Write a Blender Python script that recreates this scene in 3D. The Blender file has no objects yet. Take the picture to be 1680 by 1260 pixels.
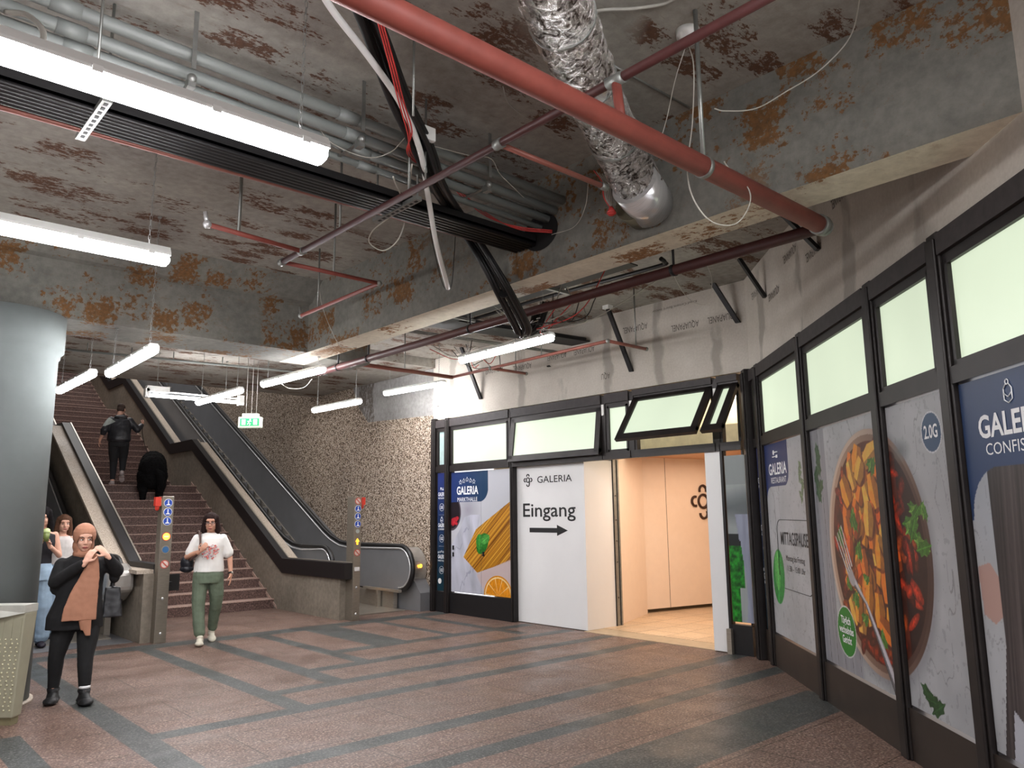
import bpy, bmesh, math, random
import numpy as np
from mathutils import Vector, Matrix, noise as mnoise
random.seed(7); rng = np.random.RandomState(11)
SC = bpy.context.scene; COL = SC.collection
PI = math.pi
# ------------------------------------------------------------------ camera
FPX = 1265.7; PITCH, ROLL, YAW = [math.radians(a) for a in (9.477, -0.64, 42.083)]; CH = 1.62
def _cam():
    f = np.array([0, math.cos(PITCH), math.sin(PITCH)]); rt = np.array([1, 0, 0.]); up = np.cross(rt, f)
    r2 = math.cos(ROLL)*rt + math.sin(ROLL)*up; u2 = -math.sin(ROLL)*rt + math.cos(ROLL)*up
    A = np.array([-math.sin(YAW), math.cos(YAW), 0]); B = np.array([math.cos(YAW), math.sin(YAW), 0])
    M = np.array([B, A, [0, 0, 1]])
    return M @ r2, M @ u2, M @ f
RT, UP, FW = _cam(); CO = np.array([0, 0, CH])
def _ray(x, y): return FW + RT*(x-840)/FPX - UP*(y-630)/FPX
def PX(x, y, X): d = _ray(x, y); return tuple(CO + d*(X/d[0]))
def PY(x, y, Y): d = _ray(x, y); return tuple(CO + d*(Y/d[1]))
def PZ(x, y, Z): d = _ray(x, y); return tuple(CO + d*((Z-CH)/d[2]))
cd = bpy.data.cameras.new('camera'); cam = bpy.data.objects.new('camera', cd); COL.objects.link(cam)
cd.sensor_width = 36; cd.lens = FPX/1680*36; cd.clip_start = .05; cd.clip_end = 200
m = Matrix.Identity(4)
for i in range(3):
    m[i][0], m[i][1], m[i][2], m[i][3] = RT[i], UP[i], -FW[i], CO[i]
cam.matrix_world = m; SC.camera = cam
SC.view_settings.view_transform = 'Standard'; SC.view_settings.look = 'None'
SC.view_settings.exposure = .90; SC.view_settings.gamma = .98; SC.cycles.use_denoising = True
SC.cycles.max_bounces = 6; SC.cycles.diffuse_bounces = 4; SC.cycles.sample_clamp_indirect = 6
# ------------------------------------------------------------------ materials
def lin(c): return tuple((v/12.92 if v <= .04045 else ((v+.055)/1.055)**2.4) for v in c)
def rgb(r, g, b): return lin((r/255, g/255, b/255))
MATS = {}
class NT:
    def __init__(s, name):
        s.m = bpy.data.materials.new(name); s.m.use_nodes = True; s.t = s.m.node_tree; s.n = s.t.nodes; s.l = s.t.links
        s.b = s.n['Principled BSDF']; s.out = s.n['Material Output']
    def new(s, t, **kw):
        n = s.n.new(t)
        for k, v in kw.items(): setattr(n, k, v)
        return n
    def link(s, a, b): s.l.new(a, b)
    def pos(s, scale=(1, 1, 1), rot=(0, 0, 0)):
        g = s.new('ShaderNodeNewGeometry'); mp = s.new('ShaderNodeMapping'); mp.inputs['Scale'].default_value = scale
        mp.inputs['Rotation'].default_value = rot
        s.link(g.outputs['Position'], mp.inputs['Vector']); return mp.outputs['Vector']
    def noise(s, vec, scale, detail=4, rough=.5, dist=0):
        n = s.new('ShaderNodeTexNoise'); n.inputs['Scale'].default_value = scale; n.inputs['Detail'].default_value = detail
        n.inputs['Roughness'].default_value = rough; n.inputs['Distortion'].default_value = dist
        s.link(vec, n.inputs['Vector']); return n.outputs['Fac'], n.outputs['Color']
    def ramp(s, fac, stops, interp='LINEAR'):
        r = s.new('ShaderNodeValToRGB'); r.color_ramp.interpolation = interp
        e = r.color_ramp.elements
        while len(e) < len(stops): e.new(.5)
        for i, (p, c) in enumerate(stops): e[i].position = p; e[i].color = (*c, 1) if len(c) == 3 else c
        s.link(fac, r.inputs['Fac']); return r.outputs['Color']
    def math(s, op, a, b=None, clamp=False):
        n = s.new('ShaderNodeMath', operation=op); n.use_clamp = clamp
        for i, v in enumerate((a, b)):
            if v is None: continue
            if isinstance(v, (int, float)): n.inputs[i].default_value = v
            else: s.link(v, n.inputs[i])
        return n.outputs[0]
    def mix(s, fac, a, b, mode='MIX'):
        n = s.new('ShaderNodeMix', data_type='RGBA', blend_type=mode)
        for sock, v in ((n.inputs[0], fac), (n.inputs[6], a), (n.inputs[7], b)):
            if isinstance(v, (int, float)): sock.default_value = v
            elif isinstance(v, tuple): sock.default_value = (*v, 1)
            else: s.link(v, sock)
        return n.outputs[2]
    def bump(s, h, strength=.3, dist=.01):
        n = s.new('ShaderNodeBump'); n.inputs['Strength'].default_value = strength; n.inputs['Distance'].default_value = dist
        s.link(h, n.inputs['Height']); s.link(n.outputs[0], s.b.inputs['Normal'])
    def set(s, **kw):
        for k, v in kw.items():
            k = {'rough': 'Roughness', 'metal': 'Metallic', 'color': 'Base Color', 'spec': 'Specular IOR Level', 'coat': 'Coat Weight'}[k]
            i = s.b.inputs[k]
            if isinstance(v, (int, float)): i.default_value = v
            elif isinstance(v, tuple): i.default_value = (*v, 1)
            else: s.link(v, i)
def mat(name, color, rough=.6, metal=0, var=.12, scale=8, bump=0, spec=.5):
    """plain painted/cloth/metal surface with a faint procedural unevenness"""
    if name in MATS: return MATS[name]
    t = NT(name); v = t.pos(); f, _ = t.noise(v, scale, 5, .6)
    d = tuple(max(0, x*(1-var)) for x in color); e = tuple(min(1, x*(1+var)) for x in color)
    t.set(color=t.ramp(f, [(.3, d), (.7, e)]), rough=rough, metal=metal, spec=spec)
    if bump: t.bump(t.noise(v, scale*6, 4)[0], bump, .004)
    MATS[name] = t.m; return t.m
def emat(name, color, strength, base=None):
    if name in MATS: return MATS[name]
    t = NT(name); t.set(color=(base if base else tuple(x*.35 for x in color)), rough=.4)
    t.b.inputs['Emission Color'].default_value = (*color, 1); t.b.inputs['Emission Strength'].default_value = strength
    MATS[name] = t.m; return t.m
def concrete(name, c0, c1, stain, amount=.5, stretch=(2.2, 5, 5), pale=None, rough=.85, off=0.0):
    t = NT(name); v = t.pos(); f, _ = t.noise(v, 1.3, 6, .6); g, _ = t.noise(v, 14, 5, .65)
    base = t.mix(.35, t.ramp(f, [(.3, c0), (.7, c1)]), t.ramp(g, [(.35, tuple(x*.7 for x in c0)), (.65, c1)]))
    # stains: streaks and squarish leftovers of glue, ragged edges
    sv = t.pos(stretch); _, nc = t.noise(sv, 1.7, 3, .6)
    add = t.new('ShaderNodeVectorMath', operation='MULTIPLY_ADD'); t.link(nc, add.inputs[0]); add.inputs[1].default_value = (.9, .9, .9); t.link(sv, add.inputs[2])
    vo = t.new('ShaderNodeTexVoronoi', distance='CHEBYCHEV'); vo.inputs['Scale'].default_value = .85; vo.inputs['Randomness'].default_value = .9
    t.link(add.outputs[0], vo.inputs['Vector'])
    sep = t.new('ShaderNodeSeparateColor'); t.link(vo.outputs['Color'], sep.inputs[0])
    cell = t.math('GREATER_THAN', sep.outputs[0], 1-amount*.62)
    fine, _ = t.noise(t.pos((stretch[0]*2, stretch[1]*2, stretch[2]*2)), 3.4, 8, .74)
    dd = t.math('ADD', vo.outputs['Distance'], t.math('MULTIPLY', t.math('SUBTRACT', fine, .5), 1.5))
    core = t.ramp(dd, [(.30, (1, 1, 1)), (.36, (0, 0, 0))])
    f3, _ = t.noise(v, 26, 6, .7); fm = t.ramp(f3, [(.40+off, (.25, .25, .25)), (.47+off, (1, 1, 1))])
    broad, _ = t.noise(v, .55, 3); bm = t.ramp(broad, [(.34, (0, 0, 0)), (.42, (1, 1, 1))])
    k = t.math('MULTIPLY', t.math('MULTIPLY', cell, core), fm); k = t.math('MULTIPLY', k, bm)
    s2, _ = t.noise(v, 30, 3); sc = t.ramp(s2, [(.3, tuple(x*.55 for x in stain)), (.7, stain)])
    col = t.mix(t.math('MULTIPLY', k, .9), base, sc)
    # thin cracks / smears
    h, _ = t.noise(t.pos((stretch[0]*.8, stretch[1]*2, stretch[2]*2)), 2.0, 8, .75); hm = t.ramp(h, [(.58, (0, 0, 0)), (.68, (1, 1, 1))])
    col = t.mix(t.math('MULTIPLY', hm, .28), col, tuple(x*.8 for x in stain))
    if pale:
        p, _ = t.noise(v, 2.4, 4); col = t.mix(t.math('MULTIPLY', t.ramp(p, [(.45, (0, 0, 0)), (.6, (1, 1, 1))]), .5), col, pale)
    t.set(color=col, rough=rough, spec=.25); t.bump(g, .35, .01); return t.m
M_CEIL = concrete('ceiling_concrete', rgb(134, 129, 123), rgb(168, 164, 155), rgb(98, 60, 36), 1.0, (2.3, 4.8, 4.8), off=-.02)
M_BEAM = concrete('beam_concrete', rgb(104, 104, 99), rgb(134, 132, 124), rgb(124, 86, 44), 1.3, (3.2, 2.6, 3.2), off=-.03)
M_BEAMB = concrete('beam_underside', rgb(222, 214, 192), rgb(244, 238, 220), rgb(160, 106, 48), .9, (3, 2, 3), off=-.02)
M_CONC = concrete('stair_concrete', rgb(112, 103, 92), rgb(146, 137, 124), rgb(90, 80, 68), .25, (2, 2, 1))
M_CONCW = concrete('wall_concrete', rgb(128, 126, 124), rgb(164, 162, 160), rgb(108, 100, 92), .3, (3, 3, 1))
def granite(name, base, dark, light, joint=True, rough=.36, tx=1.25, ty=.73):
    t = NT(name); v = t.pos(); f, _ = t.noise(v, 55, 4, .7); g, _ = t.noise(v, 1.1, 4)
    vo = t.new('ShaderNodeTexVoronoi'); vo.inputs['Scale'].default_value = 85; t.link(v, vo.inputs['Vector'])
    col = t.ramp(f, [(.38, dark), (.48, base), (.56, base), (.66, light)])
    sp = t.new('ShaderNodeSeparateColor'); t.link(vo.outputs['Color'], sp.inputs[0])
    col = t.mix(t.math('MULTIPLY', t.math('GREATER_THAN', sp.outputs[0], .86), .5), col, dark)
    col = t.mix(t.math('MULTIPLY', t.math('GREATER_THAN', sp.outputs[1], .92), .55), col, light)
    col = t.mix(.5, col, t.ramp(g, [(.3, (.75, .75, .75)), (.7, (1.12, 1.1, 1.08))]), 'MULTIPLY')
    if joint:
        br = t.new('ShaderNodeTexBrick'); br.inputs['Scale'].default_value = 1; br.inputs['Brick Width'].default_value = tx
        br.inputs['Row Height'].default_value = ty; br.inputs['Mortar Size'].default_value = .006; br.inputs['Mortar Smooth'].default_value = .2
        br.inputs['Color1'].default_value = (1, 1, 1, 1); br.inputs['Color2'].default_value = (.86, .86, .86, 1); br.inputs['Mortar'].default_value = (.35, .33, .3, 1)
        mp = t.new('ShaderNodeMapping'); g2 = t.new('ShaderNodeNewGeometry'); t.link(g2.outputs['Position'], mp.inputs['Vector']); mp.inputs['Location'].default_value = (0, -.16, 0)
        t.link(mp.outputs[0], br.inputs['Vector']); col = t.mix(1, col, br.outputs['Color'], 'MULTIPLY')
    r, _ = t.noise(v, 2.2, 5); t.set(color=col, rough=t.ramp(r, [(.35, (rough-.02,)*3), (.65, (rough+.2,)*3)]), spec=.4)
    t.bump(f, .05, .002); return t.m
M_RED = granite('red_granite', rgb(120, 96, 86), rgb(60, 47, 43), rgb(182, 160, 144))
M_DARK = granite('dark_granite', rgb(70, 73, 72), rgb(40, 41, 41), rgb(118, 120, 116), False)
M_STEP = granite('step_granite', rgb(94, 72, 66), rgb(50, 38, 36), rgb(136, 114, 106), False, .5)
M_NOSE = granite('step_nosing', rgb(176, 150, 138), rgb(130, 104, 96), rgb(200, 178, 166), False, .5)
def pebble():
    t = NT('pebble_dash'); v = t.pos(); vo = t.new('ShaderNodeTexVoronoi'); vo.inputs['Scale'].default_value = 44; t.link(v, vo.inputs['Vector'])
    sp = t.new('ShaderNodeSeparateColor'); t.link(vo.outputs['Color'], sp.inputs[0])
    c = t.ramp(sp.outputs[0], [(0, rgb(110, 96, 84)), (.35, rgb(158, 142, 126)), (.7, rgb(190, 174, 158)), (1, rgb(226, 214, 200))])
    e = t.ramp(vo.outputs['Distance'], [(.35, (1, 1, 1)), (.8, (.36, .33, .30))])
    c = t.mix(1, c, e, 'MULTIPLY'); g, _ = t.noise(v, .8, 3); c = t.mix(.6, c, t.ramp(g, [(.3, (.75, .74, .74)), (.7, (1.1, 1.08, 1.05))]), 'MULTIPLY')
    t.set(color=c, rough=.85, spec=.2); h = t.math('SUBTRACT', 1, vo.outputs['Distance']); t.bump(h, .9, .02); return t.m
M_PEB = pebble()
def aqua():
    t = NT('cement_board'); v = t.pos(); f, _ = t.noise(v, 2.2, 5); g, _ = t.noise(v, 40, 3)
    c = t.mix(.3, t.ramp(f, [(.3, rgb(184, 177, 167)), (.7, rgb(206, 200, 190))]), t.ramp(g, [(.3, rgb(160, 152, 142)), (.7, rgb(196, 190, 182))]))
    # vertical filler smears at the board joints
    gm = t.new('ShaderNodeNewGeometry'); sx = t.new('ShaderNodeSeparateXYZ'); t.link(gm.outputs['Position'], sx.inputs[0])
    s = t.math('SUBTRACT', sx.outputs[1], 0.0); w, _ = t.noise(v, 3.2, 3)
    s = t.math('ADD', s, t.math('MULTIPLY', w, .22)); md = t.math('PINGPONG', s, .44)
    k = t.ramp(md, [(.055, (1, 1, 1)), (.1, (0, 0, 0))]); w2, _ = t.noise(t.pos((1, 1, .5)), 3, 3)
    k = t.math('MULTIPLY', k, t.ramp(w2, [(.42, (0, 0, 0)), (.52, (1, 1, 1))]))
    c = t.mix(t.math('MULTIPLY', k, .55), c, rgb(128, 122, 114)); t.set(color=c, rough=.85, spec=.2); return t.m
M_AQ = aqua()
def brushed(name, c, rough=.32, sc=(60, 2, 2)):
    t = NT(name); f, _ = t.noise(t.pos(sc), 3, 4); t.set(color=t.ramp(f, [(.3, tuple(x*.8 for x in c)), (.7, c)]), metal=.55, rough=rough); return t.m
M_STEEL = brushed('brushed_steel', rgb(176, 168, 156), .3, (3, 3, 40)); M_CHROME = brushed('polished_steel', rgb(225, 225, 225), .22)
M_BRONZE = mat('bronze_frame', rgb(38, 33, 32), .45, .3, .3, 5)
M_KICK = mat('bronze_kick_panel', rgb(56, 48, 43), .42, .3, .15, 4)
M_BLACK = mat('black_rubber', rgb(26, 25, 26), .45); M_BLKM = mat('black_metal', rgb(24, 23, 25), .5, .1)
M_ESCP = mat('escalator_panel', rgb(112, 112, 114), .42, 0, .08, 2); M_LEDGE = granite('pale_stone', rgb(186, 172, 156), rgb(150, 138, 124), rgb(206, 196, 184), False, .5)
M_COLUMN = mat('grey_paint', rgb(120, 127, 127), .9, 0, .06, 3, .1)
M_REDP = mat('red_pipe_paint', rgb(140, 70, 60), .55, 0, .14, 9); M_DRED = mat('dark_red_pipe', rgb(74, 38, 37), .5, 0, .2, 9)
M_COPP = mat('pinkish_pipe', rgb(150, 92, 80), .45, .1, .12, 9)
M_GALV = mat('galvanised', rgb(150, 152, 148), .42, .7, .15, 12); M_PVC = mat('grey_conduit_plastic', rgb(132, 137, 134), .35, 0, .06, 5)
M_WHITE = mat('white_plastic', rgb(226, 226, 222), .4, 0, .03); M_BOARD = mat('white_board', rgb(226, 226, 226), .55, 0, .025, 1.5)
M_CABLE = mat('grey_cable', rgb(165, 162, 154), .5); M_WCABLE = mat('white_cable', rgb(186, 182, 172), .45); M_RCABLE = mat('red_cable', rgb(200, 62, 58), .45)
M_PRINT = mat('black_print', rgb(22, 22, 24), .6); M_WPRINT = mat('white_print', rgb(236, 238, 240), .5, 0, .02); M_GPRINT = mat('grey_print', rgb(96, 90, 84), .8)
def foil():
    t = NT('crinkled_foil'); v = t.pos(); f, _ = t.noise(v, 16, 6, .7, 1.4); t.set(color=t.ramp(f, [(.38, rgb(96, 84, 76)), (.52, rgb(244, 242, 238))]), metal=1, rough=.17); t.bump(f, 1, .09); return t.m  # the ramp paints dark and bright reflections of the crinkles into the colour
M_FOIL = foil()
def glow(name, c, strength):
    t = NT(name); f, _ = t.noise(t.pos((1, 1, .6)), .9, 2); t.set(color=rgb(150, 158, 146), rough=.4)
    col = t.ramp(f, [(.3, tuple(x*.86 for x in c)), (.7, c)]); t.link(col, t.b.inputs['Emission Color']); t.b.inputs['Emission Strength'].default_value = strength; return t.m
M_PANE = glow('frosted_lit_glass', lin((.90, .96, .84)), .42)
M_TUBE = emat('lit_diffuser', (1, .985, 1), 44)
# ------------------------------------------------------------------ object helpers
ROOT = {}
def _org(p):
    while p is not None and p.parent is not None: p = p.parent
    return Vector(p.location) if p is not None else Vector((0, 0, 0))
def props(o, label=None, cat=None, group=None, kind=None):
    if label: o['label'] = label
    if cat: o['category'] = cat
    if group: o['group'] = group
    if kind: o['kind'] = kind
    return o
def thing(name, label, cat, loc=(0, 0, 0), group=None, kind=None):
    o = bpy.data.objects.new(name, None); COL.objects.link(o); o.location = loc; o.empty_display_size = .1
    return props(o, label, cat, group, kind)
def link_mesh(name, me, mats, parent=None):
    for mm in (mats if isinstance(mats, (list, tuple)) else [mats]): me.materials.append(mm)
    o = bpy.data.objects.new(name, me); COL.objects.link(o)
    if parent is not None:
        off = _org(parent); me.transform(Matrix.Translation(-off)); o.parent = parent
    else:
        co = np.empty(len(me.vertices)*3); me.vertices.foreach_get('co', co); co = co.reshape(-1, 3)
        c = Vector(((co[:, 0].min()+co[:, 0].max())/2, (co[:, 1].min()+co[:, 1].max())/2, co[:, 2].min()))
        me.transform(Matrix.Translation(-c)); o.location = c
    return o
class MB:
    def __init__(s): s.v = []; s.f = []; s.m = []; s.sm = []
    def poly(s, pts, mi=0, sm=False):
        i = len(s.v); s.v += [tuple(p) for p in pts]; s.f.append(tuple(range(i, i+len(pts)))); s.m.append(mi); s.sm.append(sm)
    def hexa(s, p, mi=0):
        i = len(s.v); s.v += [tuple(q) for q in p]
        for f in ((3, 2, 1, 0), (4, 5, 6, 7), (0, 1, 5, 4), (1, 2, 6, 5), (2, 3, 7, 6), (3, 0, 4, 7)):
            s.f.append(tuple(i+k for k in f)); s.m.append(mi); s.sm.append(False)
        return s
    def box(s, x0, x1, y0, y1, z0, z1, mi=0):
        return s.hexa([(x0, y0, z0), (x1, y0, z0), (x1, y1, z0), (x0, y1, z0), (x0, y0, z1), (x1, y0, z1), (x1, y1, z1), (x0, y1, z1)], mi)
    def prism(s, poly, axis, a, b, mi=0):
        """poly: 2D points in the other two axes, extruded along axis 'x','y','z' from a to b"""
        def P(u, v, w): return {'x': (w, u, v), 'y': (u, w, v), 'z': (u, v, w)}[axis]
        n = len(poly); i = len(s.v)
        s.v += [P(u, v, a) for u, v in poly] + [P(u, v, b) for u, v in poly]
        s.f += [tuple(range(i, i+n))[::-1], tuple(range(i+n, i+2*n))]; s.m += [mi]*2; s.sm += [False]*2
        for k in range(n):
            s.f.append((i+k, i+(k+1) % n, i+n+(k+1) % n, i+n+k)); s.m.append(mi); s.sm.append(False)
        return s
    def tube(s, pts, r, n=10, mi=0, caps=True):
        pts = [Vector(p) for p in pts]; rs = r if isinstance(r, (list, tuple)) else [r]*len(pts)
        T = []
        for i in range(len(pts)):
            a = pts[max(i-1, 0)]; b = pts[min(i+1, len(pts)-1)]; d = b-a
            T.append(d.normalized() if d.length > 1e-9 else Vector((0, 0, 1)))
        u = T[0].orthogonal().normalized(); i0 = len(s.v)
        for i, p in enumerate(pts):
            u = (u - T[i]*u.dot(T[i]));
            u = u.normalized() if u.length > 1e-6 else T[i].orthogonal().normalized()
            w = T[i].cross(u)
            for k in range(n):
                a = 2*PI*k/n; s.v.append(tuple(p + (u*math.cos(a)+w*math.sin(a))*rs[i]))
        for i in range(len(pts)-1):
            for k in range(n):
                a = i0+i*n; s.f.append((a+k, a+(k+1) % n, a+n+(k+1) % n, a+n+k)); s.m.append(mi); s.sm.append(True)
        if caps:
            s.f.append(tuple(range(i0, i0+n))[::-1]); s.f.append(tuple(range(len(s.v)-n, len(s.v)))); s.m += [mi]*2; s.sm += [False]*2
        return s
    def disc(s, c, nrm, r, n=28, mi=0, th=.002, r2=None):
        nrm = Vector(nrm).normalized(); c = Vector(c); return s.tube([c-nrm*th, c+nrm*th], [r, r if r2 is None else r2], n, mi)
    def lathe(s, c, prof, n=32, mi=0):
        i0 = len(s.v)
        for r, z in prof:
            for k in range(n): a = 2*PI*k/n; s.v.append((c[0]+r*math.cos(a), c[1]+r*math.sin(a), c[2]+z))
        for j in range(len(prof)-1):
            for k in range(n):
                a = i0+j*n; s.f.append((a+k, a+(k+1) % n, a+n+(k+1) % n, a+n+k)); s.m.append(mi); s.sm.append(True)
        s.f.append(tuple(range(i0, i0+n))[::-1]); s.f.append(tuple(range(len(s.v)-n, len(s.v)))); s.m += [mi]*2; s.sm += [False]*2
        return s
    def ball(s, c, r, seg=16, mi=0, R=None):
        if isinstance(r, (int, float)): r = (r, r, r)
        i0 = len(s.v); rings = seg//2
        for j in range(1, rings):
            th = PI*j/rings
            for k in range(seg):
                a = 2*PI*k/seg; p = Vector((r[0]*math.sin(th)*math.cos(a), r[1]*math.sin(th)*math.sin(a), r[2]*math.cos(th)))
                if R is not None: p = R @ p
                s.v.append(tuple(Vector(c)+p))
        for q in (1, -1):
            p = Vector((0, 0, r[2]*q)); p = R @ p if R is not None else p; s.v.append(tuple(Vector(c)+p))
        top = len(s.v)-2; bot = top+1
        for j in range(rings-2):
            for k in range(seg):
                a = i0+j*seg; s.f.append((a+k, a+seg+k, a+seg+(k+1) % seg, a+(k+1) % seg)); s.m.append(mi); s.sm.append(True)
        for k in range(seg):
            s.f.append((top, i0+k, i0+(k+1) % seg)); a = i0+(rings-2)*seg; s.f.append((bot, a+(k+1) % seg, a+k)); s.m += [mi]*2; s.sm += [True]*2
        return s
    def mesh(s, name):
        me = bpy.data.meshes.new(name); me.from_pydata(s.v, [], s.f); me.update()
        me.polygons.foreach_set('material_index', s.m); me.polygons.foreach_set('use_smooth', s.sm); return me
    def build(s, name, mats, parent=None, bevel=0):
        o = link_mesh(name, s.mesh(name), mats, parent)
        if bevel:
            b = o.modifiers.new('bevel', 'BEVEL'); b.width = bevel; b.segments = 2; b.limit_method = 'ANGLE'; b.angle_limit = .6
        return o
def smooth(pts, k=8):
    P = [Vector(p) for p in pts]; P = [P[0]*2-P[1]] + P + [P[-1]*2-P[-2]]; out = []
    for i in range(1, len(P)-2):
        for j in range(k):
            t = j/k; a, b, c, d = P[i-1], P[i], P[i+1], P[i+2]
            out.append(.5*((2*b) + (c-a)*t + (2*a-5*b+4*c-d)*t*t + (3*b-3*c+d-a)*t**3))
    out.append(P[-2]); return out
def copy_tree(o, loc=None, rotz=None, label=None):
    r = o.copy(); COL.objects.link(r)
    if loc is not None: r.location = loc
    if rotz is not None: r.rotation_euler = (0, 0, rotz)
    if label: r['label'] = label
    for ch in list(o.children):
        c = ch.copy(); COL.objects.link(c); c.parent = r
        for g in list(ch.children): d = g.copy(); COL.objects.link(d); d.parent = c
    return r
# wall frames: s along the wall (left to right as seen), z up, n out of the wall
class Frame:
    def __init__(s, O, d): s.O = Vector((*O, 0)); s.d = Vector((*d, 0)).normalized(); s.n = s.d.cross(Vector((0, 0, 1)))
    def P(s, a, z, n=0): return s.O + s.d*a + s.n*n + Vector((0, 0, z))
    def box(s, mb, a0, a1, z0, z1, n0, n1, mi=0):
        return mb.hexa([s.P(a0, z0, n1), s.P(a1, z0, n1), s.P(a1, z0, n0), s.P(a0, z0, n0), s.P(a0, z1, n1), s.P(a1, z1, n1), s.P(a1, z1, n0), s.P(a0, z1, n0)], mi)
FA = Frame((8.05, 10.97), (0, -1)); FB = Frame((6.70, 3.40), (-1, -1))
def text(body, fr, a, z, h, mt, parent, name='lettering', n=.004, width=None, align='CENTER', flip=False, bold=0.0, stretch=None):
    cu = bpy.data.curves.new('t', 'FONT'); cu.body = body; cu.size = 1; cu.align_x = align; cu.offset = bold; cu.extrude = .0; cu.resolution_u = 3
    to = bpy.data.objects.new('t', cu); COL.objects.link(to); dg = bpy.context.evaluated_depsgraph_get(); dg.update()
    me = bpy.data.meshes.new_from_object(to.evaluated_get(dg)); bpy.data.objects.remove(to); bpy.data.curves.remove(cu)
    co = np.array([v.co[:] for v in me.vertices]);
    w = co[:, 0].max()-co[:, 0].min(); k = h/.7; kx = (width/w) if width else k*(stretch or 1)
    sg = -1 if flip else 1
    M = Matrix((( *(fr.d*kx*sg)[:], 0), (0, 0, k*sg, 0), (*fr.n[:], 0), (0, 0, 0, 1))); M.transpose()
    M.translation = fr.P(a, z, n); me.transform(M)
    for p in me.polygons: p.use_smooth = False
    me.name = name; me.materials.clear(); return link_mesh(name, me, mt, parent)
# ------------------------------------------------------------------ floor
YS = 13.35
bands = [(1.87, 8.05, 10.45, 10.8), (1.87, 2.10, -1.5, 10.45), (2.10, 8.05, 6.23, 6.43), (3.19, 3.38, 6.43, 10.45), (3.38, 8.05, 6.95, 7.14),
 (3.93, 4.14, 7.14, 10.45), (4.14, 8.05, 7.67, 7.87), (4.70, 4.88, 7.87, 10.45), (4.88, 8.05, 8.48, 8.69), (5.42, 5.95, 8.69, 10.45),
 (6.58, 6.72, 8.69, 10.45), (7.30, 7.47, 8.0, 10.45), (2.10, 8.05, 4.97, 5.18), (2.10, 7.9, 4.25, 4.45), (2.10, 6.9, 3.15, 3.70), (2.10, 6.0, 1.8, 2.0), (2.1, 5.0, .6, .8),
 (1.15, 1.36, -2, 7.1), (-3, 1.15, 6.9, 7.1), (-3, 1.87, 10.45, 10.8), (-.3, -.1, -2, 6.9), (-1.6, -1.4, -2, 6.9)]
xs = sorted({-3, 8.07} | {b[0] for b in bands} | {min(b[1], 8.07) for b in bands}); ys = sorted({-3.0, 13.4} | {b[2] for b in bands} | {b[3] for b in bands})
fl = MB()
for i in range(len(xs)-1):
    for j in range(len(ys)-1):
        x0, x1, y0, y1 = xs[i], xs[i+1], ys[j], ys[j+1]; cx, cy = (x0+x1)/2, (y0+y1)/2
        dk = any(b[0] < cx < b[1] and b[2] < cy < b[3] for b in bands)
        fl.poly([(x0, y0, 0), (x1, y0, 0), (x1, y1, 0), (x0, y1, 0)], 1 if dk else 0)
for a, b_ in (((-3, -3), (8.07, -3)), ((8.07, -3), (8.07, 13.4)), ((8.07, 13.4), (-3, 13.4)), ((-3, 13.4), (-3, -3))):
    fl.poly([(a[0], a[1], -.2), (b_[0], b_[1], -.2), (b_[0], b_[1], 0), (a[0], a[1], 0)])
props(fl.build('floor', [M_RED, M_DARK]), 'red granite paving with dark grey granite bands crossing it', 'floor', kind='structure')
def st(o, label, cat, group=None): return props(o, label, cat, group, 'structure')
# ------------------------------------------------------------------ ceiling and beams
HC = 4.34; YO = 15.4
cm = MB(); cm.box(-3, 9.9, -3, YO, HC, HC+.35)
cm.box(4.2, 4.22, -1, 1.2, HC-.001, HC, 0)
st(cm.build('ceiling', M_CEIL), 'raw concrete slab ceiling with brown glue stains', 'ceiling')
b1 = MB()
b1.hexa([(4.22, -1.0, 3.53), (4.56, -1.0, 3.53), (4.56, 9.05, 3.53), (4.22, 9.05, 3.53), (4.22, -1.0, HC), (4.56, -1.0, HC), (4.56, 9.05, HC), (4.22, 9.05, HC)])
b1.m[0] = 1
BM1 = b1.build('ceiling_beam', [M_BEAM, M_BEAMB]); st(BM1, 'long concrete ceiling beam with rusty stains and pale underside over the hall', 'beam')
b2 = MB(); b2.prism([(8.3, 3.53), (9.05, 3.53), (9.05, HC), (7.98, HC), (8.22, 4.12), (8.3, 4.1)], 'x', -3, 4.22)
b2.box(4.56, 5.2, 8.5, 9.05, 3.53, 3.9)
st(b2.build('ceiling_beam', M_BEAM), 'stained concrete cross beam resting on the grey round column', 'beam')
# lower header over the stair opening
b3 = MB(); b3.box(-3, 8.3, YO, YO+.3, HC, 7.5); b3.box(-3, 8.3, 10.95, YO, HC-.16, HC-.0005)
st(b3.build('ceiling_beam', M_CEIL), 'concrete header at the edge of the ceiling over the stairs', 'beam')
# cable hole in the beam: its inner shade is painted as a flat dark oval
hb = MB(); pts = []
for k in range(28):
    a = 2*PI*k/28; pts.append((4.30+.20*math.cos(a), 3.88+.155*math.sin(a)))
i = len(hb.v); hb.poly([(4.214, y, z) for y, z in pts]); HOLE_SHADE = props(hb.build('beam_hole_shade', mat('hole_shade', rgb(14, 13, 13), .9), BM1), 'flat dark oval on the beam, painted shade of the cable hole')
# round column
cl = MB(); CX, CY = 1.17, 8.52
cl.lathe((CX, CY, 0), [(.5, 0), (.5, 3.12), (.515, 3.14), (.515, 3.17), (.545, 3.2), (.545, 3.53)], 64)
st(cl.build('round_column', M_COLUMN), 'thick round column painted grey with a wider drum at its top', 'column')
sk = MB(); sk.lathe((CX, CY, 0), [(.53, 0), (.53, .02), (.505, .025)], 64); 
st(sk.build('trim_1', M_LEDGE), 'thin metal ring at the foot of the grey column', 'trim')
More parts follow.
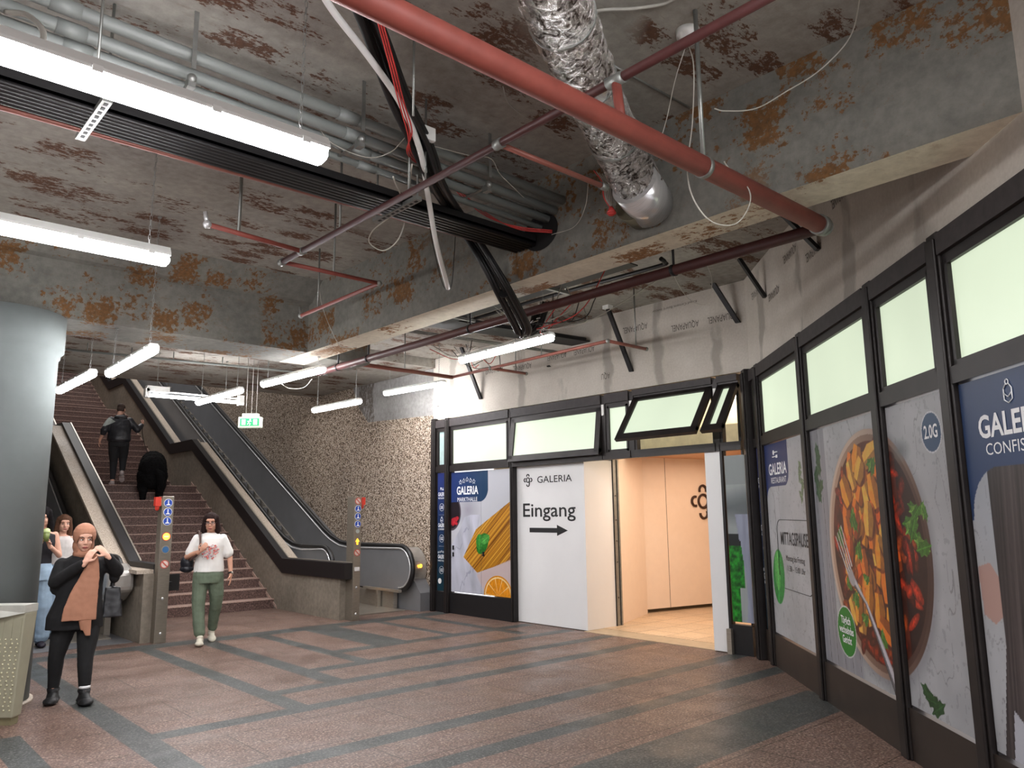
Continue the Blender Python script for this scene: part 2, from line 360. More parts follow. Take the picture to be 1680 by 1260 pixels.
# ------------------------------------------------------------------ walls
w = MB(); XW = 8.06
w.prism([(10.97, 0), (34, 0), (34, 12), (15.0, 12), (15.0, HC), (13.9, HC), (13.55, 3.75), (13.2, 3.42), (10.97, 3.34)], 'x', XW, XW+.3)
st(w.build('wall_right', M_PEB), 'rough pebble aggregate wall beside the escalator', 'wall')
w = MB(); w.prism([(10.97, 3.34), (13.2, 3.42), (13.55, 3.75), (13.9, HC), (10.97, HC)], 'x', XW+.002, XW+.3)
st(w.build('wall_right', M_CONCW), 'smooth grey concrete patch above the pebble wall', 'wall')
UA = 3.24
aq = MB(); FA.box(aq, -.03, 6.22, UA, 4.5, -.12, 0)
WQ = aq.build('wall_front', M_AQ); st(WQ, 'grey cement board wall above the shop windows beside the entrance', 'wall')
aq = MB(); FB.box(aq, -1.95, 6.2, UA, 4.5, -.12, .0)
WR = aq.build('wall_side', M_AQ); st(WR, 'cement board wall above the poster windows on the right', 'wall')
def aqtxt(par, fr, a, z, h=.085, body='AQUAPANEL', w_=None): text(body, fr, a, z, h, M_GPRINT, par, 'board_print', flip=True, n=.003, width=w_)
for a, z in ((3.05, 3.95), (3.6, 3.95), (4.55, 4.1), (5.35, 3.98), (5.9, 3.98), (1.6, 3.95), (2.3, 3.9)): aqtxt(WQ, FA, a, z, w_=.42)
aqtxt(WQ, FA, 4.0, 3.52, body='AQU', w_=.16)
for a, z in ((2.2, 4.24), (5.2, 4.24)): text('Knauf Cement Board Indoor', FA, a, z, .03, M_GPRINT, WQ, 'board_print', flip=True, width=.7, n=.003)
for a, z in ((-1.4, 4.08), (-.75, 3.88), (-.15, 4.1), (.5, 3.9), (1.2, 4.12)): aqtxt(WR, FB, a, z, w_=.42)
# far walls around the stairs
w = MB(); w.box(-3.2, -3, -3, 34, 0, 12); st(w.build('wall_left', M_CONC), 'plain concrete wall far left of the hall', 'wall')
w = MB(); w.box(-3, 8.3, 33, 33.3, 0, 14); st(w.build('wall_back', M_CONCW), 'concrete wall above the top of the stairs', 'wall')
w = MB(); w.box(-3.2, 8.4, YO, 33, 12, 12.3); st(w.build('ceiling', M_CEIL), 'upper concrete ceiling above the stairwell', 'ceiling')
# ------------------------------------------------------------------ staircase
RI, TR = .163, .31
S = thing('staircase', 'wide flight of reddish granite steps climbing between two concrete walls', 'stairs', (4.95, YS, 0), kind=None)
def flight(y0, z0, n, x0=3.62, x1=6.30):
    for i in range(n):
        m_ = MB(); y = y0+i*TR; z = z0+i*RI; m_.box(x0, x1, y, y+TR+(.02 if i < n-1 else 0), max(z-.25, z0), z+RI-.012)
        m_.box(x0, x1, y-.008, y+TR, z+RI-.012, z+RI, 1); m_.build('step', [M_STEP, M_NOSE], S)
    return y0+n*TR, z0+n*RI
y, z = flight(YS, 0, 14); m_ = MB(); m_.box(3.62, 6.3, y, 19.1, z-.25, z); m_.build('landing', M_STEP, S); Z1 = z
y, z = flight(19.1, z, 14); m_ = MB(); m_.box(3.62, 6.3, y, 24.8, z-.25, z); m_.build('landing', M_STEP, S); Z2 = z
y, z = flight(24.8, z, 14); m_ = MB(); m_.box(3.62, 6.3, y, 33, z-.25, z); m_.build('landing', M_STEP, S)
# pale sawtooth skirting along the right edge of the steps
def skirt(y0, z0):
    m_ = MB(); pts = [(y0-.12, z0), (y0+.06, z0)]
    for i in range(14): pts += [(y0+i*TR+.0, z0+i*RI+.0)] if i else []
    m_.hexa([(6.285, y0-.14, z0), (6.3, y0-.14, z0), (6.3, y0+14*TR, z0+14*RI-.04), (6.285, y0+14*TR, z0+14*RI-.04),
             (6.285, y0-.1, z0+.06), (6.3, y0-.1, z0+.06), (6.3, y0+14*TR, z0+14*RI+.1), (6.285, y0+14*TR, z0+14*RI+.1)])
    props(m_.build('stair_skirting', M_NOSE, S), 'pale stone strip following the steps')
for a, b_ in ((YS, 0), (19.1, Z1), (24.8, Z2)): skirt(a, b_)
# side wall profile (y,z of its top edge)
def toprail(dz=0):
    return [(10.85, .80+dz), (13.0, .80+dz), (17.72, 3.26+dz), (19.15, 3.26+dz), (23.45, 5.54+dz), (24.9, 5.54+dz), (33, 9.8+dz)]
def under(prof, zb=0): return [(prof[0][0], zb)] + prof + [(prof[-1][0], zb)]
TW = toprail(-.06); TW[0] = (11.05, TW[0][1]); w = MB(); w.prism(under(TW), 'x', 6.30, 6.53)
SWR = w.build('stair_wall', M_CONC); st(SWR, 'stepped concrete wall between the stairs and the right escalator', 'wall')
def rail(x0, x1, prof, h0, h1, name, m, par=None):
    mb = MB()
    for (a, za), (b, zb) in zip(prof[:-1], prof[1:]):
        mb.hexa([(x0, a, za+h0), (x1, a, za+h0), (x1, b, zb+h0), (x0, b, zb+h0), (x0, a, za+h1), (x1, a, za+h1), (x1, b, zb+h1), (x0, b, zb+h1)])
    return mb.build(name, m, par)
RR = rail(6.26, 6.39, toprail(), -.17, .075, 'handrail_channel', mat('dark_bronze_rail', rgb(24, 21, 23), .5, .1)); props(RR, 'broad dark bronze handrail zigzagging up the wall right of the stairs', 'handrail')
rail(6.375, 6.40, toprail(), .076, .088, 'rail_top', M_STEEL, RR)
LG = rail(6.435, 6.6, [(12.9, .82)] + [(a, b+.0) for a, b in toprail()[1:]], -.055, .02, 'ledge', M_LEDGE); props(LG, 'pale stone ledge between the dark handrail and the right escalator', 'ledge', kind='structure')
# left stair wall
LP = [(10.98, .88), (12.05, .88), (16.9, 3.33), (18.0, 3.33), (22.3, 5.6), (24, 5.6), (33, 10.3)]
w = MB(); w.prism(under(LP), 'x', 3.36, 3.62)
SWL = w.build('stair_wall', M_CONC); st(SWL, 'concrete wall left of the stairs ending at the left signal post', 'wall')
rail(3.27, 3.48, LP, 0, .05, 'coping', M_LEDGE, SWL)
RL = rail(3.48, 3.62, LP, .0, .12, 'handrail_channel', bpy.data.materials['dark_bronze_rail']); props(RL, 'black handrail channel on the wall left of the stairs', 'handrail')
rail(3.622, 3.645, LP[1:], .10, .13, 'rail_top', M_STEEL, RL)
# ------------------------------------------------------------------ escalators
def escalator(xn, xf, label, yend, nearn, side):
    """xn/xf: x of the two balustrades; incline .526 from y=13.9"""
    E = thing('escalator', label, 'escalator', ((xn+xf)/2, 13, 0))
    inc = .526
    def prof(z0, ys, ye=33): return [(ys, z0)] + [(13.2, z0)] + [(13.55, z0+.03), (13.9, z0+.13), (14.2, z0+.26), (ye, z0+.26+inc*(ye-14.2))]
    for x, ys in ((xn, yend+nearn), (xf, yend)):
        # balustrade panel with rounded newel end
        R_ = .36; c = ys+R_; poly = [(c+R_*math.cos(a), .70+R_*math.sin(a)) for a in [PI*1.5 - PI*k/14 for k in range(15)]]
        poly = [(33, .15+inc*(33-13.9)), (13.9, .3)] + [(c, .34)] + poly[1:-1] + [(c, 1.06)] + [(p[0], p[1]) for p in prof(1.06, c)[1:]]
        mb = MB(); mb.prism(poly, 'x', x-.02, x+.02); BLs = mb.build('balustrade', M_ESCP, E)
        mb = MB(); hp = [(x, c, .345)] + [(x, c+R_*math.cos(a)*1.03, .70+R_*math.sin(a)*1.03) for a in [PI*1.5 - PI*k/14 for k in range(15)]] + [(x, p[0], p[1]+.01) for p in prof(1.06, c)[1:]]
        mb.tube(hp, .042, 10); props(mb.build('handrail', M_BLACK, BLs), 'black rubber handrail')
        mb = MB(); ip = [(x, p[1], p[2]-.0) for p in hp]
        for sx in (-.03, .03):
            q = [(x+sx, c+(yy-c)*.9 if yy < c else yy, (zz-.70)*.9+.70 if yy < c+.001 else zz-.065) for (_, yy, zz) in hp]
            mb.tube(q, .016, 8)
        mb.build('guide_rail', M_CHROME, BLs)
        # skirt under the balustrade
        sgn = 1 if x == xn else -1
        mb = MB(); mb.prism([(c+.15, 0.0), (33, .0), (33, .15+inc*(33-13.9)), (13.9, .3), (13.3, .3), (c+.15, .3)], 'x', x-.04, x+.04); mb.build('skirt_panel', M_STEEL, E)
    a, b_ = xn+.06, xf-.06
    for i in range(40):
        y0 = 13.7+i*.38; z0 = .02+i*.2
        if y0 > 32: break
        mb = MB(); mb.box(a, b_, y0, y0+.38, z0, z0+.2); mb.box(a, b_, y0-.004, y0+.03, z0+.18, z0+.203, 1); mb.build('step', [M_ESCP, M_STEEL], E)
    mb = MB(); mb.box(a-.02, b_+.02, yend+.15, 13.7, .002, .02); mb.build('comb_plate', M_STEEL, E)
    return E
ESR = escalator(6.74, 7.72, 'right escalator with dark side panels along the pebble wall', 11.12, .95, 1)
ESL = escalator(2.15, 3.24, 'left escalator behind the grey column with a chrome newel end', 11.5, 0, -1)
mb = MB(); mb.prism([(11.0, 0), (33, 0), (33, .3+.526*19.1+.55), (13.95, 1.0), (13.2, .62), (11.3, .62), (11.0, .3)], 'x', 7.80, 8.05)
st(mb.build('trim_2', M_ESCP), 'grey sheet metal cover between the escalator and the pebble wall', 'trim')
mb = MB(); mb.lathe((7.86, 11.42, .02), [(.20, .0), (.20, .62), (.3, .7), (.3, .98), (.26, 1.04)], 28)
# polished rounded end of the wall-side newel
mb = MB()
q = [(7.88, 11.5+.34*math.cos(a), .69+.36*math.sin(a)) for a in [PI*1.5-PI*k/16 for k in range(17)]]
for k in range(16):
    (x0, a, za), (x1, b_, zb) = q[k], q[k+1]; mb.poly([(7.76, a, za), (8.04, a, za), (8.04, b_, zb), (7.76, b_, zb)], 0, True)
mb.poly([(7.76, p[1], p[2]) for p in q][::-1]); mb.poly([(8.04, p[1], p[2]) for p in q]); mb.box(7.76, 8.04, 11.5, 13.2, .33, 1.05)
props(mb.build('newel_cover', mat('satin_steel', rgb(186, 182, 176), .25, .55), ESR), 'polished steel end cover with an orange arrow light')
mb = MB(); mb.disc((7.9, 11.135, .74), (0, -1, 0), .03, 16); mb.build('arrow_light', emat('amber_light', rgb(255, 170, 40), 4), ESR)
mb = MB(); mb.box(7.0, 7.14, 12.6, 12.63, .30, .36); mb.build('warning_light', emat('amber_light', rgb(255, 170, 40), 4), ESR)
mb = MB(); mb.box(7.60, 7.66, 11.35, 12.5, .30, .345); mb.box(7.60, 7.66, 12.0, 12.06, 0, .3); mb.build('guard_rail', M_STEEL, ESR)
mb = MB(); mb.prism([(11.25, .66), (11.55, .5), (12.1, .5), (12.1, 1.0), (11.5, 1.0), (11.25, .9)], 'x', 3.0, 3.335)
NL = mb.build('newel_cover', mat('satin_steel', rgb(186, 182, 176), .25, .55), ESL, bevel=.05); props(NL, 'polished steel drum at the end of the left escalator balustrade')
mb = MB(); mb.box(2.0, 3.34, 11.15, 13.6, .001, .006); props(mb.build('trim_3', M_ESCP), 'grey metal floor plate at the foot of the left escalator', 'floor plate', kind='structure')
mb = MB(); mb.box(6.66, 8.0, 11.35, 13.6, .001, .006); props(mb.build('trim_4', M_ESCP), 'grey metal floor plate at the foot of the right escalator', 'floor plate', kind='structure')
# far left wall of left escalator
w = MB(); w.prism([(10.98, 0), (33, 0), (33, 12), (16, 4.3), (13, 2.6), (10.98, 2.2)], 'x', 1.6, 1.95); st(w.build('stair_wall', M_CONC), 'concrete wall left of the left escalator, mostly behind the column', 'wall')
# ------------------------------------------------------------------ signal posts
BLUE = mat('sign_blue', rgb(30, 70, 165), .5)
def post(x0, x1, y0, y1, h, label, seq, swx, side):
    P = thing('signal_post', label, 'signal post', ((x0+x1)/2, (y0+y1)/2, 0))
    mb = MB(); mb.box(x0, x1, y0, y1, 0, h); mb.build('housing', brushed('post_steel', rgb(142, 134, 122), .38, (4, 4, 30)) if 'post_steel' not in bpy.data.materials else bpy.data.materials['post_steel'], P, bevel=.006)
    c = (x0+x1)/2; r = min(.055, (x1-x0)*.42)
    for z, kind in seq:
        f = y0-.002
        if kind == 'b':
            o = MB().disc((c, f, z), (0, -1, 0), r, 28, 0, .003).disc((c, f-.001, z), (0, -1, 0), r, 28, 1, .001)
            o = MB(); o.disc((c, f, z), (0, -1, 0), r, 28, 1, .002); o.disc((c, f-.002, z), (0, -1, 0), r*.9, 28, 0, .002)
            o.box(c-r*.12, c+r*.12, f-.006, f-.004, z-r*.25, z+r*.35, 1); o.disc((c, f-.004, z+r*.52), (0, -1, 0), r*.15, 12, 1, .002)
            o.poly([(c-r*.5, f-.006, z-r*.55), (c+r*.5, f-.006, z-r*.55), (c+r*.5, f-.006, z-r*.4), (c+r*.1, f-.006, z-r*.15), (c-r*.5, f-.006, z-r*.4)], 1)
            props(o.build('pictogram', [BLUE, M_WPRINT], P), 'round blue sign with a white figure')
        elif kind in ('no', 'noglow'):
            o = MB(); o.disc((c, f, z), (0, -1, 0), r, 28, 0, .002); o.disc((c, f-.002, z), (0, -1, 0), r*.78, 28, 1, .002)
            for sg in (1,) if kind == 'noglow' else (1, -1): o.hexa([(c+sg*(-r*.6)+dx, f-.007, z+r*.6+dz) for dx, dz in ((-.006, -.006), (.006, .006))] + [(c+sg*r*.6+dx, f-.007, z-r*.6+dz) for dx, dz in ((.006, .006), (-.006, -.006))] + [(c+sg*(-r*.6)+dx, f-.005, z+r*.6+dz) for dx, dz in ((-.006, -.006), (.006, .006))] + [(c+sg*r*.6+dx, f-.005, z-r*.6+dz) for dx, dz in ((.006, .006), (-.006, -.006))], 0)
            props(o.build('no_entry_sign', [mat('sign_red', rgb(190, 90, 78), .5), mat('sign_pale', rgb(214, 196, 186), .5)], P), 'round pale sign with a red bar')
        elif kind == 'amber':
            o = MB(); o.disc((c, f, z), (0, -1, 0), r, 28, 1, .002); o.disc((c, f-.002, z), (0, -1, 0), r*.85, 28, 0, .002); o.box(c-r*.5, c+r*.5, f-.007, f-.004, z-r*.12, z+r*.12, 2)
            props(o.build('signal_light', [emat('amber_sign', rgb(255, 150, 60), 2.2), mat('sign_red2', rgb(190, 40, 50), .5), M_WPRINT], P), 'round lit amber signal with a red rim')
        elif kind == 'arrow':
            o = MB(); o.poly([(c-.035, f-.003, z-.0), (c+.035, f-.003, z), (c, f-.003, z+.05)]); o.poly([(c-.014, f-.003, z-.045), (c+.014, f-.003, z-.045), (c+.014, f-.003, z), (c-.014, f-.003, z)])
            props(o.build('signal_light', emat('amber_arrow', rgb(255, 160, 30), 4), P), 'lit amber arrow')
        elif kind == 'blue':
            o = MB(); o.disc((c, f, z), (0, -1, 0), r*.95, 28, 1, .002); o.disc((c, f-.002, z), (0, -1, 0), r*.75, 28, 0, .002); props(o.build('signal_light', [mat('unlit_lens', rgb(60, 105, 150), .25), M_STEEL], P), 'unlit bluish lens')
        elif kind == 'grey': o = MB(); o.disc((c, f, z), (0, -1, 0), r*.6, 20, 0, .003); o.build('signal_light', mat('grey_lens', rgb(165, 170, 165), .3), P)
        elif kind == 'bolt': o = MB(); o.ball((c, f, z), (.018, .008, .018), 12); o.build('bolt', M_CHROME, P)
        elif kind == 'plate': o = MB(); o.box(c-.045, c+.045, f-.004, f+.002, z-.03, z+.03); o.build('plate', M_CHROME, P)
    o = MB(); sx = x0-.045 if side < 0 else x1+.045
    o.box(min(sx, x0 if side < 0 else x1), max(sx, x0 if side < 0 else x1), y0+.03, y0+.09, h-.12, h-.03); o.build('switch_mount', mat('cream_plastic', rgb(214, 196, 160), .5), P)
    o = MB(); o.box(sx-.035, sx+.035, y0+.02, y0+.1, h-.13, h-.01); o.ball((sx, y0+.06, h-.15), (.03, .03, .045), 12); props(o.build('emergency_switch', mat('switch_red', rgb(205, 60, 44), .4), P), 'red emergency stop hanging at its side')
    return P
PL = post(3.49, 3.64, 10.83, 11.0, 1.89, 'left steel signal post by the stairs with a lit amber disc', [(1.80, 'b'), (1.68, 'b'), (1.56, 'b'), (1.36, 'amber'), (1.19, 'blue'), (1.0, 'noglow'), (.56, 'bolt'), (.12, 'bolt')], 0, -1)
post(6.40, 6.53, 10.83, 11.05, 1.90, 'right steel signal post at the escalator with a lit amber arrow', [(1.83, 'no'), (1.71, 'b'), (1.59, 'b'), (1.47, 'b'), (1.36, 'grey'), (1.20, 'arrow'), (1.03, 'no'), (.78, 'plate'), (.5, 'bolt'), (.1, 'bolt')], 0, 1)
mb = MB(); mb.box(3.645, 3.90, 11.2, 11.24, .62, .84); props(mb.build('black_plate', M_BLACK, PL), 'black box fixed behind the post'); mb = MB(); mb.box(3.64, 3.72, 10.95, 11.24, .7, .76); mb.build('bracket', M_BLKM, PL)
# ------------------------------------------------------------------ shop front: posts and windows
def bpost(fr, a, w_, z1, label, n1=.07, n0=-.08, n2=.02):
    mb = MB(); fr.box(mb, a-w_/2, a+w_/2, 0, z1, n0, n1); fr.box(mb, a-w_/2+.015, a+w_/2-.015, 0, z1-.04, n1, n1+n2)
    o = mb.build('window_post', M_BRONZE, bevel=.008); return st(o, label, 'post')
def fa(y): return 10.97-y
NW = [0]
def bay(fr, a0, a1, label, tilt=0, poster=True, kick=True, narrow=False, board=True, mid=True, top=3.05, hdr=3.22):
    NW[0] += 1; O = fr.P((a0+a1)/2, 0, 0); wd = st(thing('window_%d' % NW[0], label, 'window', tuple(O)), label, 'window')
    if board:
        mb = MB(); fr.box(mb, a0, a1, top+.04, hdr, -.06, .05); props(mb.build('header_board', mat('dark_wood', rgb(46, 40, 40), .6, 0, .35, 14), wd), None)
    mb = MB(); fr.box(mb, a0, a1, top, top+.045, -.05, .02); fr.box(mb, a0, a1, 2.32, 2.42, -.05, .04)
    fr.box(mb, a0, a0+.035, 2.42, top, -.05, .02); fr.box(mb, a1-.035, a1, 2.42, top, -.05, .02)
    if poster: fr.box(mb, a0, a0+.02, .32, 2.32, -.05, .01); fr.box(mb, a1-.02, a1, .32, 2.32, -.05, .01)
    mb.build('frame', M_BRONZE, wd)
    # sash and pane, hinged at the top
    g0, g1, z0, z1 = a0+.035, a1-.035, 2.42, top
    c, s_ = math.cos(tilt), math.sin(tilt)
    def sb(mb, u0, u1, v0, v1, n0, n1, mi=0):
        def Q(u, v, n): dz = v-z1; return fr.P(u, z1+dz*c + n*s_, -dz*s_*1.0 + n*c + .0)
        mb.hexa([Q(u0, v0, n1), Q(u1, v0, n1), Q(u1, v0, n0), Q(u0, v0, n0), Q(u0, v1, n1), Q(u1, v1, n1), Q(u1, v1, n0), Q(u0, v1, n0)], mi)
    e = .0 if tilt == 0 else .035; t_ = .03 if tilt == 0 else .055
    mb = MB(); sb(mb, g0-e, g1+e, z0-e, z0+t_, -.02, .03); sb(mb, g0-e, g1+e, z1-t_, z1, -.02, .03); sb(mb, g0-e, g0+t_, z0, z1, -.02, .03); sb(mb, g1-t_, g1+e, z0, z1, -.02, .03)
    sa = mb.build('sash', M_BRONZE, wd)
    mb = MB(); sb(mb, g0+t_*.8, g1-t_*.8, z0+t_*.8, z1-t_*.8, -.008, .004)
    mb.build('pane', M_PANE if not (narrow and tilt == 0 and a0 < .5 and fr is FA) else mat('dim_glass', rgb(150, 170, 168), .3), sa)
    if kick:
        mb = MB(); fr.box(mb, a0, a1, 0.0, .33, -.06, .025); mb.build('kick_panel', M_KICK if fr is FB else M_BLKM, wd)
    return wd
bpost(FA, .05, .10, 3.26, 'dark bronze corner post where the shop front meets the pebble wall')
bpost(FA, fa(10.53), .10, 3.24, 'dark post between the narrow blue sign and the spaghetti poster')
bpost(FA, fa(8.94), .06, 3.24, 'thin post between spaghetti poster and white entrance board', .02)
for y_, lb in ((7.01, 'short post above the entrance board'), (6.515, 'short post left of the wide open transom window'), (5.215, 'short post right of the wide open transom window')):
    mb = MB(); FA.box(mb, fa(y_)-.035, fa(y_)+.035, 2.32, 3.2, -.06, .03); FA.box(mb, fa(y_)-.02, fa(y_)+.02, 2.93, 3.08, .03, .045, 1); st(mb.build('window_post', [M_BRONZE, M_WHITE]), lb, 'post')
bay(FA, .10, fa(10.58), 'narrow dark transom window at the far left end of the shop front', narrow=True)
bay(FA, fa(10.48), fa(8.97), 'closed lit transom window above the spaghetti poster')
bay(FA, fa(8.91), fa(7.045), 'lit transom window slightly ajar above the Eingang board', tilt=.13, poster=False, kick=False)
bay(FA, fa(6.975), fa(6.55), 'narrow closed lit transom window above the left door jamb', poster=False, kick=False, narrow=True)
bay(FA, fa(6.48), fa(5.25), 'wide lit transom window swung far open above the doorway', tilt=.62, poster=False, kick=False, top=3.1)
bay(FA, fa(5.18), fa(4.90), 'narrow lit transom window swung open above the salad poster', tilt=.62, narrow=True, kick=True, top=3.1)
bpost(FB, -1.86, .13, 3.24, 'dark corner post at the bend of the shop front', .10)
bpost(FB, -1.53, .12, 3.24, 'dark post left of the midday break poster', .04)
bpost(FB, 0, .12, 3.24, 'dark post between the midday break poster and the bowl', .04)
bpost(FB, 1.60, .13, 3.24, 'dark post standing in front of the bowl picture', .04)
bpost(FB, 2.59, .13, 3.24, 'dark post between the bowl poster and the dark blue poster at the right edge', .04)
bpost(FB, 4.2, .13, 3.24, 'dark post at the right end of the shop front', .07); bpost(FB, 5.8, .13, 3.24, 'last dark post of the shop front outside the view', .07)
bay(FB, -1.80, -1.59, 'very narrow transom window right of the corner post', narrow=True)
bay(FB, -1.47, -.06, 'lit transom window above the midday break poster')
bay(FB, .06, 1.535, 'lit transom window above the left half of the bowl')
bay(FB, 1.665, 2.525, 'lit transom window above the 2.0G badge')
bay(FB, 2.655, 4.135, 'large lit transom window at the right edge of the picture')
bay(FB, 4.265, 5.73, 'transom window beyond the right edge of the picture')
# ------------------------------------------------------------------ printed posters (vertex coloured sheets)
def sr(r, g, b): return np.array([r, g, b], float)/255
def vnoise(U, V, s, seed=0, oct=3):
    out = np.zeros_like(U); amp = 1; tot = 0
    for o in range(oct):
        r = np.random.RandomState(seed+o*17); L = r.rand(64, 64); x = U*s*(2**o); y = V*s*(2**o)
        xi = np.floor(x).astype(int); yi = np.floor(y).astype(int); fx = x-xi; fy = y-yi; fx = fx*fx*(3-2*fx); fy = fy*fy*(3-2*fy)
        a = L[yi % 64, xi % 64]; b = L[yi % 64, (xi+1) % 64]; c = L[(yi+1) % 64, xi % 64]; d = L[(yi+1) % 64, (xi+1) % 64]
        out += amp*((a*(1-fx)+b*fx)*(1-fy)+(c*(1-fx)+d*fx)*fy); tot += amp; amp *= .5
    return out/tot
class Art:
    def __init__(s, w, h, res):
        s.w, s.h = w, h; s.nx = int(w/res)+1; s.ny = int(h/res)+1
        s.U, s.V = np.meshgrid(np.linspace(0, w, s.nx), np.linspace(0, h, s.ny)); s.c = np.zeros((s.ny, s.nx, 3)); s.res = res
    def fill(s, mask, col, a=1.0):
        m_ = np.clip(mask.astype(float), 0, 1)[..., None]*a; s.c[:] = s.c*(1-m_) + np.asarray(col)*m_
    def ell(s, cx, cy, rx, ry, ang=0, soft=None):
        dx, dy = s.U-cx, s.V-cy; c, q = math.cos(ang), math.sin(ang); x = dx*c+dy*q; y = -dx*q+dy*c
        r = np.sqrt((x/rx)**2+(y/ry)**2); k = (soft or s.res)/min(rx, ry); return np.clip((1-r)/k+.5, 0, 1), x, y, r
    def poly(s, pts):
        inside = np.zeros(s.U.shape, bool); n = len(pts)
        for i in range(n):
            x0, y0 = pts[i]; x1, y1 = pts[(i+1) % n]
            if y0 == y1: continue
            cond = ((y0 > s.V) != (y1 > s.V)) & (s.U < (x1-x0)*(s.V-y0)/(y1-y0)+x0); inside ^= cond
        return inside.astype(float)
    def leaf(s, cx, cy, L, W, ang, col, seed=0, lob=0):
        m_, x, y, r = s.ell(cx, cy, L, W, ang); th = np.arctan2(y/W, x/L)
        if lob: m_ = np.clip((1-.28*np.abs(np.sin(th*lob))-r)*30, 0, 1)
        sh = .75+.5*vnoise(s.U, s.V, 45, seed)+.35*(np.abs(y) < .06*W)-.25*(np.abs(np.sin((x+np.abs(y)*.8)*PI*9/L)) < .2)
        s.fill(m_, np.asarray(col)*sh[..., None])
def art_mesh(name, art, fr, a0, z0, n, parent=None):
    P0 = np.array(fr.P(a0, z0, n)[:]); d = np.array(fr.d[:]); nx, ny = art.nx, art.ny
    co = P0 + art.U.reshape(-1, 1)*d + art.V.reshape(-1, 1)*np.array([0, 0, 1.])
    idx = np.arange(nx*ny).reshape(ny, nx); q = np.stack([idx[:-1, :-1], idx[:-1, 1:], idx[1:, 1:], idx[1:, :-1]], -1).reshape(-1)
    nf = (nx-1)*(ny-1); me = bpy.data.meshes.new(name); me.vertices.add(nx*ny); me.vertices.foreach_set('co', co.reshape(-1))
    me.loops.add(nf*4); me.loops.foreach_set('vertex_index', q.astype(np.int32)); me.polygons.add(nf)
    me.polygons.foreach_set('loop_start', np.arange(nf, dtype=np.int32)*4); me.update(calc_edges=True); me.validate()
    c = np.clip(art.c, 0, 1); c = np.where(c <= .04045, c/12.92, ((c+.055)/1.055)**2.4)
    at = me.color_attributes.new('Col', 'FLOAT_COLOR', 'POINT'); at.data.foreach_set('color', np.concatenate([c.reshape(-1, 3), np.ones((nx*ny, 1))], 1).reshape(-1).astype(np.float32))
    return link_mesh(name, me, M_ART, parent)
t = NT('printed_sheet'); a_ = t.new('ShaderNodeVertexColor'); a_.layer_name = 'Col'; hs_ = t.new('ShaderNodeHueSaturation'); hs_.inputs['Saturation'].default_value = 1.0; hs_.inputs['Value'].default_value = .74; t.link(a_.outputs[0], hs_.inputs['Color']); t.set(color=hs_.outputs[0], rough=.42, spec=.4); M_ART = t.m
NAVY = sr(36, 56, 116); TEAL = sr(24, 60, 84)
def poster(fr, a0, a1, z0, z1, art, label, name='window_poster', n=.012, cat='poster'):
    o = thing(name, label, cat, tuple(fr.P((a0+a1)/2, z0, n)))
    art_mesh('print', art, fr, a0, z0, n, o); mb = MB(); fr.box(mb, a0, a1, z0, z1, n-.008, n-.0015); mb.build('backing_sheet', M_WHITE, o); return o
def white_stone(A, seed=3):
    n_ = vnoise(A.U, A.V, 3, seed, 4); A.c[:] = sr(188, 190, 194)*(0.9+.2*n_[..., None])
    k = (vnoise(A.U, A.V, 26, seed+5, 3) > .72); A.fill(k, sr(140, 140, 144), .35)
    k = np.abs(vnoise(A.U*1.0, A.V*.25, 9, seed+9, 2)-.5) < .006; A.fill(k, sr(120, 118, 120), .5)
def wtxt(par, fr, a, z, h, body, mt=None, width=None, bold=0, n=.0145, name='lettering'): return text(body, fr, a, z, h, mt or M_WPRINT, par, name, n=n, width=width, bold=bold)
def linework(par, fr, segs, r=.004, mt=None, n=.016, name='icon'):
    if name in ('icon', 'outline'):
        for s_ in segs: MB().tube([fr.P(a, z, n) for a, z in s_], r, 4).build(name, mt or M_WPRINT, par)
        return
    mb = MB()
    for s_ in segs: mb.tube([fr.P(a, z, n) for a, z in s_], r, 4)
    return mb.build(name, mt or M_WPRINT, par)
def circ(a, z, r, k=20, a0=0, a1=2*PI): return [(a+r*math.cos(a0+(a1-a0)*i/k), z+r*math.sin(a0+(a1-a0)*i/k)) for i in range(k+1)]
def star(a, z, r): return [(a+(r if i % 2 == 0 else r*.42)*math.sin(i*PI/5), z+(r if i % 2 == 0 else r*.42)*math.cos(i*PI/5)) for i in range(11)]
def cutlery(par, fr, a, z, s_):
    linework(par, fr, [[(a-s_*.2, z+s_*.25), (a+s_, z+s_*.25)], [(a-s_, z-s_*.25), (a+s_*.3, z-s_*.25)]], s_*.07)
    MB().disc(fr.P(a-s_*.55, z+s_*.25, .015), fr.n, s_*.28, 16, 0, .0015).build('icon', M_WPRINT, par); mb = MB(); FB_ = fr.box(mb, a+s_*.3, a+s_*.95, z-s_*.42, z-s_*.08, .0135, .0165); mb.build('icon', M_WPRINT, par)
def cake(par, fr, a, z, s_, r=.006):
    linework(par, fr, [[(a-s_*.8, z+s_*.3), (a-s_*.8, z-s_), (a, z-s_*1.4), (a+s_*.8, z-s_), (a+s_*.8, z+s_*.3), (a+s_*.3, z+s_*.8), (a-s_*.3, z+s_*.8), (a-s_*.8, z+s_*.3)],
        [(a-s_*.8, z-s_*.2), (a, z-s_*.7), (a+s_*.8, z-s_*.2)], circ(a, z+s_*1.05, s_*.3)], r)
